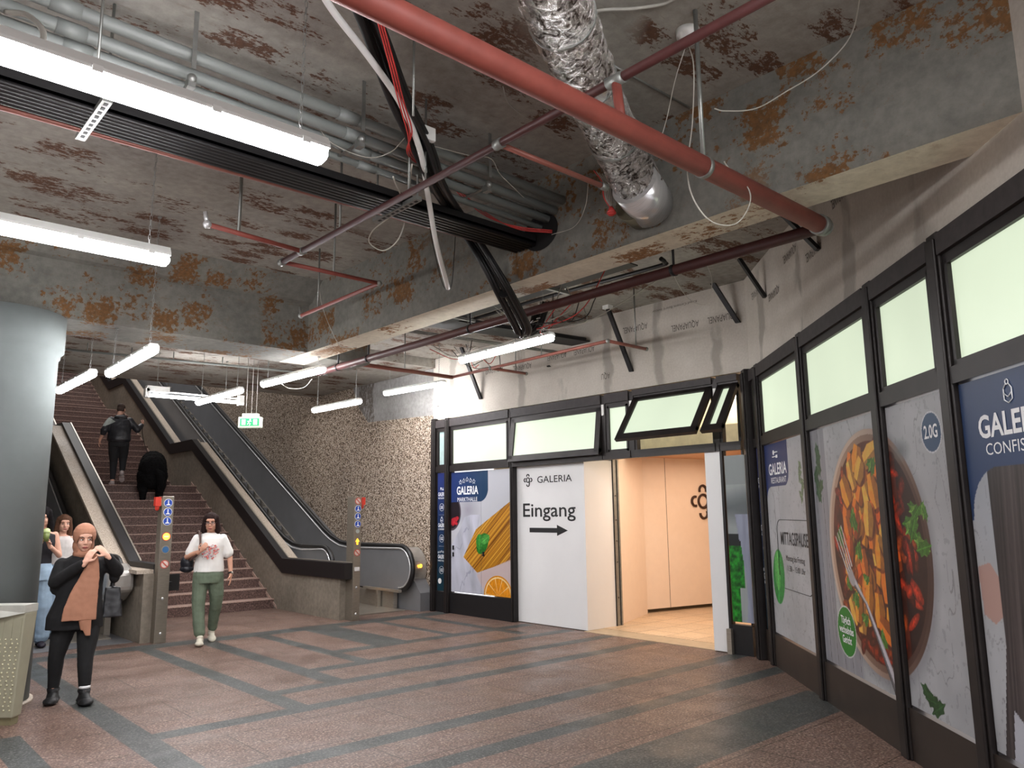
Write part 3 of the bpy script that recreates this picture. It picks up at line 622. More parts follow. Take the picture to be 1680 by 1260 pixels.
def blue_strip(fr, a0, a1, z0, z1, label, off=0):
    A = Art(a1-a0, z1-z0, .012); g = (A.V/A.h)[..., None]; A.c[:] = sr(22, 58, 70)*(1-g)+sr(38, 52, 116)*g
    o = poster(fr, a0, a1, z0, z1, A, label, 'blue_sign'); c = (a0+a1)/2+off; h = z1-z0
    for i, (sub, fl_) in enumerate((('RESTAURANT', '2.0G'), ('CONFISERIE', 'UG2'), ('MARKTHALLE', 'UG2'))):
        z = z0+h*(.80-.265*i)
        wtxt(o, fr, c, z, .062, 'GALERIA', width=.21, bold=.02); wtxt(o, fr, c, z-.05, .028, sub, width=.2)
        if i == 0: cutlery(o, fr, c, z+.12, .05)
        elif i == 1: cake(o, fr, c, z+.125, .035, .003)
        else: linework(o, fr, [star(c+.045*(k-2), z+.10+.008*(2-abs(k-2)), .02) for k in range(5)], .002)
        wtxt(o, fr, c, z-.215, .05, fl_, width=.075, bold=.02); linework(o, fr, [circ(c, z-.19, .062)], .002)
        if i < 2: linework(o, fr, [[(c-.08, z-.32), (c+.08, z-.32)]], .002)
    return o
blue_strip(FA, .125, fa(10.60), .34, 2.31, 'narrow dark blue shop directory sign beside the pebble wall')
o = blue_strip(FB, -1.78, -1.60, .34, 2.31, 'narrow dark blue shop directory sign just right of the corner post', .02)
mb = MB(); mb.disc(FA.P(.2, .50, .016), FA.n, .045, 20, 0, .002); st(mb.build('trim_5', M_WHITE), 'round white sticker on the narrow blue sign', 'sticker')
# spaghetti poster
def spaghetti():
    w_, h = fa(8.98)-fa(10.46), 1.95; A = Art(w_, h, .006); U, V = A.U/w_, A.V/h
    A.c[:] = sr(206, 208, 216)*(1-.0*U[..., None]) ; A.fill(np.clip((.55-V)*2, 0, 1), sr(196, 186, 190), .6)
    A.fill(np.clip(1-np.hypot((U-.3)*w_, (V-.68)*h)/.35, 0, 1), sr(150, 146, 160), .7)
    # dark bowl with berries at the left
    m_, x, y, r = A.ell(.0, .66*h, .26, .30); A.fill(m_, sr(34, 26, 34)); A.fill(((r > .9) & (r < 1)), sr(88, 78, 88))
    for i in range(14):
        q = rng.rand(2); A.leaf(.02+q[0]*.16, h*(.56+.06*q[1]), .035, .03, 0, sr(186, 40, 54), i)
    # napkin
    nap = A.poly([(.0, 0), (.0, .38*h), (.16*w_, .52*h), (.24*w_, .62*h), (.36*w_, .64*h), (.52*w_, .64*h), (.46*w_, .5*h), (.36*w_, .42*h), (.26*w_, .27*h), (.40*w_, .2*h), (.55*w_, .08*h), (.6*w_, 0)])
    fold = vnoise(U*3+V*1.2, V-U, 3.2, 4, 3); A.fill(nap, sr(206, 208, 222)*(.82+.3*fold[..., None]))
    A.fill(((np.abs(np.sin(U*9-V*7+fold*3)) < .07) * nap), sr(150, 150, 172), .5)
    # spaghetti fan
    P = [(.22*w_, .29*h), (.46*w_, .17*h), (1.0*w_, .28*h), (1.0*w_, .74*h), (.44*w_, .52*h)]
    sp = A.poly(P); ang = math.atan2(.50*h, .80*w_); c, s_ = math.cos(ang), math.sin(ang)
    pr = -(A.U-.2*w_)*s_+(A.V-.28*h)*c; al = (A.U)*c+A.V*s_
    k = vnoise(al*.6, pr*60, 1.0, 8, 2); k2 = .5+.5*np.sin(pr*260+4*vnoise(al*.8, pr*4, 2, 3, 1)); sh = .5+.35*k+.3*k2
    A.fill(sp, sr(222, 152, 40)*sh[..., None]*1.05); A.fill(sp*(k > .62), sr(246, 200, 96), .5); A.fill(sp*(k < .3), sr(120, 66, 14), .6)
    # pink cloth lower right
    A.fill(A.poly([(.5*w_, .17*h), (w_, .29*h), (w_, 0), (.6*w_, 0), (.45*w_, .15*h)]), sr(214, 192, 190), .8)
    # basil
    A.leaf(.55*w_, .405*h, .185, .125, .9, sr(44, 130, 44), 5); A.leaf(.50*w_, .42*h, .12, .085, 1.5, sr(60, 150, 56), 6); A.leaf(.60*w_, .44*h, .11, .07, .5, sr(84, 166, 74), 7)
    # orange slice
    cx, cy = .80*w_, .0; m_, x, y, r = A.ell(cx, cy, .34, .31); A.fill(m_, sr(232, 150, 20)); A.fill((r < .93)*m_, sr(250, 220, 160)); th = np.arctan2(y, x)
    seg = (r < .86) & (np.abs(np.sin(th*5+.3)) > .12); A.fill(seg, sr(240, 156, 30)*(.85+.3*vnoise(U, V, 60, 2)[..., None]))
    # blue corner
    bl = ((V > .745) & (U < .65)).astype(float); cxr, cyr = .65*w_-.22, .745*h+.22
    bl *= 1-((A.U > cxr) & (A.V < cyr) & (np.hypot(A.U-cxr, A.V-cyr) > .22)); g = np.clip(U/.65, 0, 1)[..., None]
    A.fill(bl, NAVY*(1-g)+sr(20, 62, 96)*g)
    A.fill(np.abs(U-.53) < .0025, sr(90, 90, 96), .7); return A
a0 = fa(10.46); pp = poster(FA, a0, fa(8.98), .35, 2.30, spaghetti(), 'large window poster of spaghetti, basil and an orange slice')
wtxt(pp, FA, a0+.43, 1.93, .13, 'GALERIA', width=.56, bold=.02); wtxt(pp, FA, a0+.43, 1.815, .066, 'MARKTHALLE', width=.52)
linework(pp, FA, [star(a0+.43+.088*(k-2), 2.13+.02*(2-abs(k-2)), .042) for k in range(5)], .003)
mb = MB()
for a, z in ((a0+.04, 1.06), (a0+.04, .95), (a0+.82, .98)): FA.box(mb, a, a+.04, z-.035, z+.035, .014, .022)
mb.build('door_latch', M_PRINT, pp)
# salad poster beside the door
A = Art(.27, 1.9, .008); U, V = A.U/.27, A.V/1.9; A.c[:] = sr(178, 186, 186)*(.9+.15*vnoise(U, V, 3, 2)[..., None])
A.fill(V > .82, sr(150, 158, 158), .8); A.fill(np.clip(1-np.abs(V-.68)*9+.3*U, 0, 1), sr(96, 104, 108), .8); A.fill((V > .40) & (V < .52) & (U < .7), sr(40, 44, 44)); A.fill((V < .45) & (U < .68-.25*(V < .2)), sr(40, 140, 44)*(.35+1.2*vnoise(A.U, A.V, 26, 9)[..., None]))
A.fill(((V < .64) & (U > .55-.9*(V-.45)*(V > .45)) & (V > .48)) | ((U > .68+.1*np.sin(V*9)) & (V < .5)), sr(160, 166, 186)*(.85+.3*vnoise(U, V, 5, 4)[..., None]))
poster(FA, fa(5.15), fa(5.15)+.27, .36, 2.26, A, 'narrow poster with green salad and cloth between doorway and corner post')
# midday break poster
w_ = 1.37; A = Art(w_, 1.96, .006); white_stone(A, 3); U, V = A.U/w_, A.V/1.96
bl = ((V > .77) & (U < .60)).astype(float); cx, cy = .60*w_-.16, .77*1.96+.16; bl *= 1-((A.U > cx) & (A.V < cy) & (np.hypot(A.U-cx, A.V-cy) > .16))
cx, cy = .16, .77*1.96-.16; bl = np.maximum(bl, ((A.U < cx) & (A.V > cy) & (A.V <= .77*1.96) & (np.hypot(A.U-cx, A.V-cy) > .16)).astype(float)); A.fill(bl, NAVY*.92)
A.leaf(.36*w_*.5, .30*1.96, .28, .20, 1.35, sr(40, 150, 62), 3); A.leaf(.16*w_, .33*1.96, .20, .10, 1.5, sr(96, 190, 90), 4)
for i in range(9): A.leaf(.86*w_+rng.randn()*.04, 1.96*(.70+.02*i), .06, .035, rng.rand()*3, sr(110, 130, 96), i, 2)
mp_ = poster(FB, -1.45, -.08, .35, 2.31, A, 'white window poster with a midday break notice and green leaf'); b0 = -1.45
wtxt(mp_, FB, -1.0, 1.985, .115, 'GALERIA', width=.63, bold=.02); wtxt(mp_, FB, -.98, 1.895, .06, 'RESTAURANT', width=.54); cutlery(mp_, FB, -1.05, 2.19, .09)
mt = mat('print_dark', rgb(50, 48, 50), .6)
wtxt(mp_, FB, -.61, 1.275, .125, 'MITTAGSPAUSE', mt, width=.86, bold=.01); wtxt(mp_, FB, -.61, 1.12, .055, 'Montag bis Freitag', mt, width=.58); wtxt(mp_, FB, -.61, 1.02, .055, '11:30 – 15:00 Uhr', mt, width=.56)
R_ = .12; x0, x1, z0, z1 = -1.15, -.12, .84, 1.52
linework(mp_, FB, [[(x1, z1)] and [(x1-.0, z1), (x0+R_, z1)] + circ(x0+R_, z1-R_, R_, 8, PI/2, PI) + [(x0, z0+R_)], [(x0+R_*1.2, z0)] + circ(x1-R_, z0+R_, R_, 8, -PI/2, 0) + [(x1, z1)]], .003, mt, name='outline')
# bowl poster, in two sheets either side of a post
def bowl(a0, a1, seed):
    w_, h = a1-a0, 1.96; A = Art(w_, h, .0055); white_stone(A, 12); zz = .35
    X = A.U+a0; Z = A.V+zz
    # grey wooden planks lower left
    A.fill(((X < .42) & (Z > .5)) | ((X < .9) & (Z < .75)), sr(160, 160, 168)*(.8+.3*vnoise(X*14, Z*.6, 1.5, 6, 3)[..., None]), .8)
    A.fill((np.abs(((X*1.0+Z*.06) % .16)-.08) < .004) & ((X < .42) | ((X < .9) & (Z < .75))), sr(70, 68, 74), .8)
    A.U = X; A.V = Z
    for i in range(7): A.leaf(.20+rng.randn()*.05, 1.95+.06*i-.2, .10, .06, 1.2+rng.randn()*.5, sr(60, 92, 60), i, 3)
    cx, cz, R = 1.275, 1.32, .885
    m_, x, y, r = A.ell(cx, cz, R, R); lit = np.clip(.5-(x/R)*.45+(y/R)*.1, 0, 1)[..., None]
    A.fill(A.ell(cx+.03, cz-.03, R*1.03, R*1.03, soft=.08)[0], sr(120, 120, 126), .4)
    A.fill(m_, sr(70, 46, 40)*(1-lit)+sr(214, 176, 150)*lit); A.fill((r > .955)*m_*lit[..., 0]*1.3, sr(228, 206, 188), .8)
    inn, *_q, r2 = A.ell(cx+.01, cz, R*.90, R*.90); A.fill(inn, sr(88, 36, 20)*(.6+.8*vnoise(X, Z, 9, 3)[..., None])); A.fill(inn*(X > 1.75), sr(44, 30, 28), .75)
    R0 = np.random.RandomState(5)
    for i in range(190):   # meat, sauce
        a = R0.rand()*2*PI; rr = R*.86*math.sqrt(R0.rand()); px, pz = cx+rr*math.cos(a), cz+rr*math.sin(a)
        if px > 1.95: continue
        col = [sr(150, 50, 20), sr(120, 40, 22), sr(176, 74, 28), sr(92, 40, 24), sr(196, 60, 30)][R0.randint(5)]
        L, W, g = .05+.07*R0.rand(), .025+.03*R0.rand(), R0.rand()*3; m2, x2, y2, r_ = A.ell(px, pz, L, W, g); A.fill(m2, col*(1.25-.55*r_[..., None])*(.6+.8*vnoise(X, Z, 60, i)[..., None]))
    for i in range(84):    # potato wedges, mostly upper left
        t_ = R0.rand(); px = cx-.62+.85*R0.rand()+.15*t_; pz = cz+.78-1.35*R0.rand()
        if math.hypot(px-cx, pz-cz) > R*.80 or (px > cx+.15 and pz < cz-.1 and R0.rand() < .6): continue
        L, W = .090+.05*R0.rand(), .075+.03*R0.rand(); g = 1.2+R0.randn()*.8; m2, x2, y2, r_ = A.ell(px, pz, L, W, g)
        A.fill(A.ell(px+.012, pz-.015, L*1.1, W*1.15, g)[0], sr(70, 24, 10), .6); m3 = np.clip((1-np.maximum(np.abs(x2)/L, np.abs(y2)/W+.35*np.abs(x2)/L))*14, 0, 1)
        col = [sr(232, 140, 44), sr(224, 116, 36), sr(240, 164, 70), sr(214, 92, 30)][R0.randint(4)]; A.fill(m3, col*(.78+.45*(y2 > 0)[..., None])*(.85+.25*vnoise(X, Z, 30, i)[..., None]))
    for px, pz, L, g in ((.62, 1.42, .13, 1.3), (.92, 1.55, .14, 1.6), (.98, 1.32, .12, 1.2), (1.35, 1.95, .12, .6), (.85, .95, .11, 1.0), (1.0, .82, .09, .4), (1.30, .72, .10, 1.8), (1.08, 1.12, .07, .3), (.72, 1.05, .08, 2), (1.9, 1.52, .17, .5), (2.02, 1.40, .16, -.3), (2.08, 1.62, .09, 1.4), (1.96, 1.62, .12, .1)):
        for j in range(3): A.leaf(px+.02*j, pz-.014*j, L*.7, L*.36, g+.5*(j-1), sr(70, 120, 40) if j != 1 else sr(112, 158, 66), j, 3)
    if a1 > 2:
        for j in range(3): A.leaf(1.93+.06*j, .47-.03*j, .11, .05, -.5+.5*j, sr(50, 84, 46), j, 3)
        m2, *_ = A.ell(2.30, 2.08, .125, .125); A.fill(m2, sr(52, 84, 120)); m2, x2, y2, r_ = A.ell(2.30, 2.08, .125, .125); A.fill((r_ > .96) & (r_ < 1.03), sr(225, 228, 232))
        A.fill(np.clip(1-np.hypot((X-1.86)/.16, (Z-2.0)/.09), 0, 1), sr(120, 126, 128), .9)
    else:
        # fork
        def band(p, q, w0, w1, col):
            p = np.array(p); q = np.array(q); d = q-p; L = np.hypot(*d); d = d/L; t_ = (X-p[0])*d[0]+(Z-p[1])*d[1]; s_ = (X-p[0])*-d[1]+(Z-p[1])*d[0]; f = np.clip(t_/L, 0, 1); wd = w0+(w1-w0)*f
            k = (t_ > 0) & (t_ < L) & (np.abs(s_) < wd); A.fill(k, np.asarray(col)*(.62+.5*(s_/wd > -.2)-.25*(np.abs(s_/wd) > .75))[..., None])
        band((1.05, .93), (1.60, .24), .022, .062, sr(196, 192, 200)); band((.80, 1.10), (1.06, .92), .045, .016, sr(190, 186, 190)); m2, *_ = A.ell(.80, 1.10, .085, .055, -.9); A.fill(m2, sr(184, 178, 180))
        for k in range(4): band((.80-.055+.03*k, 1.12+.02*k), (.53+.045*k, 1.40+.03*k), .015, .008, sr(214, 206, 204))
        m2, x2, y2, r_ = A.ell(.61, .655, .20, .20); A.fill(m2, sr(225, 230, 225)); A.fill(r_ < .95, sr(36, 140, 44))
    A.U = X-a0; A.V = Z-zz; return A
bp = poster(FB, .08, 1.52, .35, 2.31, bowl(.08, 1.52, 1), 'window poster with the left part of a bowl of potato stew and a fork')
for i, tx in enumerate(('Täglich', 'wechselndes', 'Gericht')): wtxt(bp, FB, .61, .715-.075*i, .058, tx, width=(.2, .30, .19)[i], bold=.02)
bp = poster(FB, 1.68, 2.51, .35, 2.31, bowl(1.68, 2.51, 2), 'window poster with the right rim of the stew bowl and a blue 2.0G badge'); wtxt(bp, FB, 2.30, 2.045, .08, '2.0G', width=.17, bold=.02)
# confectionery poster
w_ = 1.46; A = Art(w_, 1.96, .007); white_stone(A, 21); U, V = A.U/w_, A.V/1.96; X, Z = A.U+2.67, A.V+.35
hx = 2.70+.10*(Z-.35)/1.9+.10; strand = vnoise(X*40-Z*3, Z*.8, 1.6, 4, 3)
A.fill(A.ell(.30, 1.55, .35, .55, soft=.2)[0], sr(170, 176, 186), .5)
A.fill(A.poly([(.0, .95), (.12, .98), (.2, .9), (.22, .72), (.12, .66), (.02, .70)]), sr(196, 160, 150))
hair = ((X > 2.86-.10*(Z < .9)*(0.9-Z)/.5) & (Z < 1.83)).astype(float); A.fill(hair, sr(74, 66, 66)*(.45+1.0*strand[..., None]))
A.fill(A.poly([(.16, .0), (.2, .25), (.42, .12), (.5, 0)]), sr(196, 198, 208))
bl = (Z > 1.83).astype(float); cx, cz = .30, 1.83-.35-.28; bl = np.maximum(bl, ((A.U < cx) & (A.V > cz) & (np.hypot(A.U-cx, A.V-cz) > .28)).astype(float)); A.fill(bl, sr(46, 70, 112))
cp = poster(FB, 2.67, 4.13, .35, 2.31, A, 'dark blue topped poster with long dark hair at the right edge of the picture')
text('GALERIA', FB, 2.83, 1.99, .118, M_WPRINT, cp, 'lettering', n=.0145, width=.64, align='LEFT', bold=.025); text('CONFISERIE', FB, 2.88, 1.895, .062, M_WPRINT, cp, 'lettering', n=.0145, width=.54, align='LEFT'); cake(cp, FB, 3.14, 2.205, .044, .0035)
# ------------------------------------------------------------------ entrance
FX = Frame((8.15, 10.97), (0, -1))
EB = thing('entrance_board', 'white boxed-in board reading Eingang with an arrow', 'sign board', (8.2, 8.25, 0))
mb = MB(); mb.box(8.13, 8.16, 7.5, 9.03, .01, 2.36); mb.box(8.16, 8.74, 7.5, 7.53, .01, 2.36); mb.build('panel', M_BOARD, EB)
text('GALERIA', FX, fa(8.10), 2.06, .10, M_PRINT, EB, 'lettering', n=.024, width=.72, bold=.004)
text('Eingang', FX, fa(8.24), 1.56, .20, M_PRINT, EB, 'lettering', n=.024, width=1.10, bold=.008)
def knot(par, fr, a, z, s_, n, mt, r):
    linework(par, fr, [circ(a, z, s_*.42, 24), circ(a, z+s_*.72, s_*.30, 16, -.35, PI+.35), circ(a-s_*.72, z, s_*.30, 16, PI/2-.35, PI*1.5+.35), circ(a+s_*.72, z, s_*.30, 16, -PI/2-.35, PI/2+.35), circ(a, z-s_*.80, s_*.32, 16, PI-.1, 2*PI+.5), [(a+s_*.38, z-s_*.1), (a+s_*.38, z-s_*.75)]], r, mt, n, 'logo')
knot(EB, FX, fa(8.66), 2.11, .085, .022, M_PRINT, .009)
mb = MB(); a, z = fa(8.64), 1.36; FX.box(mb, a, a+.60, z-.034, z+.034, .021, .023); mb.poly([FX.P(a+.58, z-.08, .022), FX.P(a+.80, z, .022), FX.P(a+.58, z+.08, .022)]); mb.build('arrow', M_PRINT, EB)
mb = MB(); mb.box(8.04, 8.12, 5.20, 5.42, .01, 2.38); props(mb.build('partition_board', M_BOARD), 'tall narrow white board closing the right side of the doorway', 'board')
mb = MB(); mb.box(8.02, 8.09, 5.165, 5.198, 0, 2.4); mb.box(7.98, 8.1, 5.15, 5.21, .0, .28, 1); props(mb.build('door_jamb', [M_BLKM, M_STEEL]), 'thin dark door jamb with a metal foot right of the white board', 'door frame')
mb = MB(); mb.box(8.74, 8.82, 7.50, 7.56, 0, 2.38); mb.box(8.84, 8.87, 7.49, 7.54, 0, 2.38); mb.box(8.73, 8.735, 7.48, 7.50, 0, 2.38, 1); 
for z in (1.85, 1.5, 1.2, .9, .4): mb.ball((8.79, 7.495, z), .009, 8, 1)
props(mb.build('door_jamb', [M_GALV, M_BLKM]), 'bare metal door frame post left of the doorway', 'door frame')
tile = granite('shop_tile', rgb(214, 190, 160), rgb(196, 170, 138), rgb(226, 204, 176), True, .3, .45, .45)
mb = MB(); mb.box(8.45, 13.5, 4.4, 9.5, -.1, .012); st(mb.build('floor', tile), 'beige tiled floor inside the shop entrance', 'floor')
mb = MB(); mb.box(8.07, 8.45, 5.2, 7.52, -.05, .008); st(mb.build('trim_6', mat('pale_threshold', rgb(176, 158, 132), .45)), 'pale stone threshold strip in the doorway', 'threshold')
mb = MB(); mb.box(8.07, 8.45, 3.6, 5.2, -.1, .0); mb.box(8.07, 8.45, 7.52, 11, -.1, 0); st(mb.build('floor', M_RED), 'hidden granite floor strip behind the shop front', 'floor')
PE = mat('peach_board', rgb(232, 214, 196), .5, 0, .02)
def wallseg(x0, y0, x1, y1, z0, z1, th, m_, nm, lb):
    fr = Frame((x0, y0), (x1-x0, y1-y0)); L = math.hypot(x1-x0, y1-y0); mb = MB(); fr.box(mb, 0, L, z0, z1, -th, 0); return fr, L, mb
fr, L, mb = wallseg(8.87, 7.54, 10.1, 8.02, 0.012, 2.5, .05, PE, '', ''); st(mb.build('wall_shop_left', PE), 'peach lit partition just inside the doorway', 'wall')
fr, L, mb = wallseg(10.12, 8.05, 12.3, 7.62, .07, 2.5, .04, PE, '', ''); BW = mb.build('wall_shop_back', PE); st(BW, 'pale partition panels with a dark logo seen through the doorway', 'wall')
mb = MB(); fr.box(mb, .50, .506, .07, 2.5, 0, .003); mb.build('joint', M_PRINT, BW)
knot(BW, fr, 1.34, 1.78, .26, .006, mat('logo_brown', rgb(58, 38, 26), .6), .026)
mb = MB(); mb.box(12.8, 12.9, 4.4, 9.5, 0, 3.4); st(mb.build('wall_shop_end', PE), 'far wall inside the shop', 'wall')
mb = MB(); mb.box(8.3, 12.8, 4.3, 4.35, 0, 3.4); st(mb.build('wall_shop_right', PE), 'right wall inside the shop', 'wall')
mb = MB(); mb.box(8.2, 12.8, 9.5, 9.55, 0, 3.4); st(mb.build('wall_shop_far', PE), 'left wall inside the shop', 'wall')
CR = mat('cream_ceiling', rgb(230, 222, 196), .6)
mb = MB(); mb.box(8.12, 12.9, 3.9, 10.9, 3.3, 3.36); st(mb.build('ceiling', CR), 'cream ceiling inside the shop', 'ceiling')
mb = MB(); mb.box(9.3, 12.8, 5.0, 9.4, 2.5, 2.55); st(mb.build('ceiling', mat('tan_soffit', rgb(196, 150, 112), .4)), 'lower tan soffit in the shop entrance', 'ceiling')
mb = MB(); mb.box(8.95, 9.05, 4.4, 9.4, 2.5, 2.75); mb.box(9.8, 9.9, 4.4, 9.4, 2.7, 3.3); st(mb.build('trim_7', CR), 'cream ceiling joists visible through the open transom', 'beam')
for i, (x, y) in enumerate(((9.3, 5.1), (10.0, 4.75), (9.6, 6.0))):
    mb = MB(); mb.disc((x, y, 3.25), (0, 0, 1), .12, 24, 0, .03); props(mb.build('ceiling_spotlight', emat('shop_lamp', rgb(255, 250, 235), 9)), ['round lit lamp seen just under the open transom window', 'round lit lamp near the corner seen past the narrow transom', 'round lit lamp deeper inside above the doorway'][i], 'lamp', 'round lamps inside the shop')
# ------------------------------------------------------------------ pipes
ZP = 3.42; YPB = 2.17; XD = 4.69
def clampring(mb, c, ax, r, mi=1, wd=.012): c = Vector(c); ax = Vector(ax).normalized(); mb.tube([c-ax*wd, c+ax*wd], r, 20, mi)
def rod(mb, x, y, z0, z1=HC, r=.008, mi=0): mb.tube([(x, y, z0), (x, y, z1)], r, 6, mi)
P = thing('sprinkler_pipe', 'thick red pipe running across the picture below the ceiling', 'pipe', (2.5, YPB, ZP))
mb = MB(); mb.tube([(-1.5, YPB, ZP), (4.66, YPB, ZP)], .056, 24); mb.build('pipe', M_REDP, P)
mb = MB(); clampring(mb, (3.35, YPB, ZP), (1, 0, 0), .06, 0, .016); rod(mb, 3.35, YPB, ZP+.06, HC, .013, 0); props(mb.build('hanger', M_GALV, P), 'galvanised ring hanger on a rod')
mb = MB(); clampring(mb, (4.64, YPB, ZP), (1, 0, 0), .066, 0, .03); mb.ball((XD, YPB, ZP), .06, 16); mb.build('coupling', M_GALV, P)
P = thing('sprinkler_pipe', 'long dark red pipe parallel to the beam ending at the far fluorescent light', 'pipe', (XD, 5.2, ZP))
mb = MB(); mb.tube([(XD, YPB, ZP), (XD, 8.9, ZP)], .040, 20); mb.build('pipe', M_DRED, P)
for y in (3.35, 5.8, 7.7, 8.4):
    mb = MB(); clampring(mb, (XD, y, ZP), (0, 1, 0), .046, 0, .014); rod(mb, XD, y, ZP+.04, HC if y > 4 else 3.75, .011); mb.build('hanger', M_BLKM, P)
ZS = 3.70; XS = 2.72
P = thing('sprinkler_pipe', 'slim dark red pipe crossing above the thick red pipe', 'pipe', (XS, 3, ZS))
mb = MB(); mb.tube([(XS, -.6, ZS), (XS, 5.85, ZS)], .024, 16); mb.build('pipe', M_DRED, P)
mb = MB(); mb.tube([(XS, YPB+.06, ZS), (XS, YPB+.03, ZP)], .024, 14); mb.build('drop_pipe', M_REDP, P)
for y, l in ((2.23, .05), (3.1, .03), (5.5, .03), (5.85, .03)):
    mb = MB(); clampring(mb, (XS, y, ZS), (0, 1, 0), .031, 0, l); mb.build('coupling', M_GALV, P)
for y in (4.0, 4.9): mb = MB(); rod(mb, XS, y, ZS, HC, .009); mb.build('hanger', M_GALV, P)
P = thing('sprinkler_pipe', 'pinkish side pipe branching off towards the foil duct', 'pipe', (3.3, 3.1, ZS))
mb = MB(); mb.tube([(XS+.03, 3.1, ZS), (3.62, 3.1, ZS)], .017, 12); mb.build('pipe', M_COPP, P); mb = MB(); clampring(mb, (3.62, 3.1, ZS), (1, 0, 0), .024, 0, .03); mb.build('coupling', M_GALV, P)
P = thing('sprinkler_pipe', 'short red branch pipe with a chrome sprinkler head at its left end', 'pipe', (2.3, 5.5, ZS))
a = PZ(340, 368, ZS); mb = MB(); mb.tube([a, (XS, 5.5, ZS)], .019, 12); mb.build('pipe', M_REDP, P)
mb = MB(); mb.ball(a, .032, 12); mb.tube([a, (a[0]-.02, a[1], a[2]+.09)], .016, 10); props(mb.build('sprinkler_head', M_CHROME, P), 'chrome sprinkler head'); mb = MB(); rod(mb, 2.2, 5.5, ZS, HC, .011); mb.build('hanger', M_GALV, P)
P = thing('sprinkler_pipe', 'red branch pipe turning back along the beam corner above the stairs side', 'pipe', (3.3, 5.85, ZS))
mb = MB(); mb.tube([(XS, 5.85, ZS), (3.66, 5.85, ZS), (3.66, 7.35, ZS)], .019, 12); mb.build('pipe', M_REDP, P); mb = MB(); mb.ball((3.66, 5.85, ZS), .028, 12); mb.ball((3.66, 7.37, ZS), .03, 12); mb.tube([(3.66, 7.37, ZS), (3.66, 7.4, ZS+.1)], .015, 8); mb.build('coupling', M_GALV, P)
for x, y in ((3.2, 5.85), (3.66, 7.0)): mb = MB(); rod(mb, x, y, ZS, HC, .009); mb.build('hanger', M_GALV, P)
# back sprinkler run
ZB = 3.6
P = thing('sprinkler_pipe', 'thin red pipe zigzagging in front of the cement board above the board window row', 'pipe', (6.8, 7.4, ZB))
mb = MB(); mb.tube([(4.75, 8.86, ZB), (6.85, 8.9, ZB)], .028, 12); mb.tube([(6.85, 8.9, ZB), (6.78, 5.82, ZB)], .02, 12); mb.tube([(6.78, 5.82, ZB), (7.5, 5.82, ZB)], .02, 12); mb.tube([(6.82, 8.0, ZB), (7.5, 8.0, ZB)], .02, 12); mb.build('pipe', M_COPP, P)
mb = MB()
for q in ((6.85, 8.9, ZB), (6.78, 5.82, ZB), (6.82, 8.0, ZB), (7.5, 5.82, ZB), (7.5, 8.0, ZB)): mb.ball(q, .028, 10)
mb.build('coupling', M_GALV, P); mb = MB()
for x, y in ((6.0, 8.88), (6.84, 7.0), (7.3, 5.82), (7.3, 8.0)): mb = MB(); rod(mb, x, y, ZB, HC-.0, .009); mb.build('hanger', M_GALV, P)
# thin conduit over the stairs
a, b_ = PZ(105, 573, 4.05), PZ(440, 606, 4.05); P = thing('ceiling_conduit', 'thin pale conduit running under the ceiling in front of the stair opening', 'conduit', (3, 11, 4.05))
d = (Vector(b_)-Vector(a)); mb = MB(); mb.tube([Vector(a), Vector(b_)+d*.35], .018, 10); mb.build('pipe', M_PVC, P); mb = MB()
for k in (.1, .3, .5, .75, 1.0, 1.2): q = Vector(a)+d*k; mb = MB(); rod(mb, q.x, q.y, q.z, HC-(.16 if q.y > 10.95 else 0), .008); mb.build('hanger', M_GALV, P)
# foil duct
D = thing('foil_duct', 'crinkled silver foil ventilation duct bending down from the ceiling to the beam', 'duct', (3.8, 2.6, 4.1))
cps = [PZ(885, -90, 3.95), PZ(912, 0, 3.98), PZ(948, 95, 4.02), PZ(985, 180, 4.02), PZ(1022, 255, 4.0), PX(1052, 315, 4.05)]
pts = smooth(cps, 14); R0 = np.random.RandomState(3)
mb = MB(); mb.tube(pts, [.165*(1+.03*math.sin(i*2.1)+.02*R0.randn()) for i in range(len(pts))], 28)
for i, v in enumerate(mb.v): q = Vector(v); k = mnoise.noise(q*11)*.012+mnoise.noise(q*28)*.007; mb.v[i] = (v[0]+k, v[1]+k*.7, v[2]-k)
mb.build('duct_hose', M_FOIL, D)
e = Vector(cps[-1]); mb = MB(); mb.tube([e+Vector((-.10, -.02, .03)), e+Vector((.17, .03, -.06))], .168, 32); mb.build('sheet_collar', M_CHROME, D)
e2 = Vector(PX(1042, 335, 4.10)); mb = MB(); mb.tube([e2+Vector((-.02, 0, .02)), e2+Vector((.13, .01, -.01))], .15, 24); mb.build('collar_plate', mat('olive_sheet', rgb(120, 118, 100), .4, .6), D)
for k in (18, 34, 50):
    if k+1 < len(pts): mb = MB(); clampring(mb, pts[k], pts[k+1]-pts[k], .172, 0, .006); mb.build('strap', M_GALV, D)
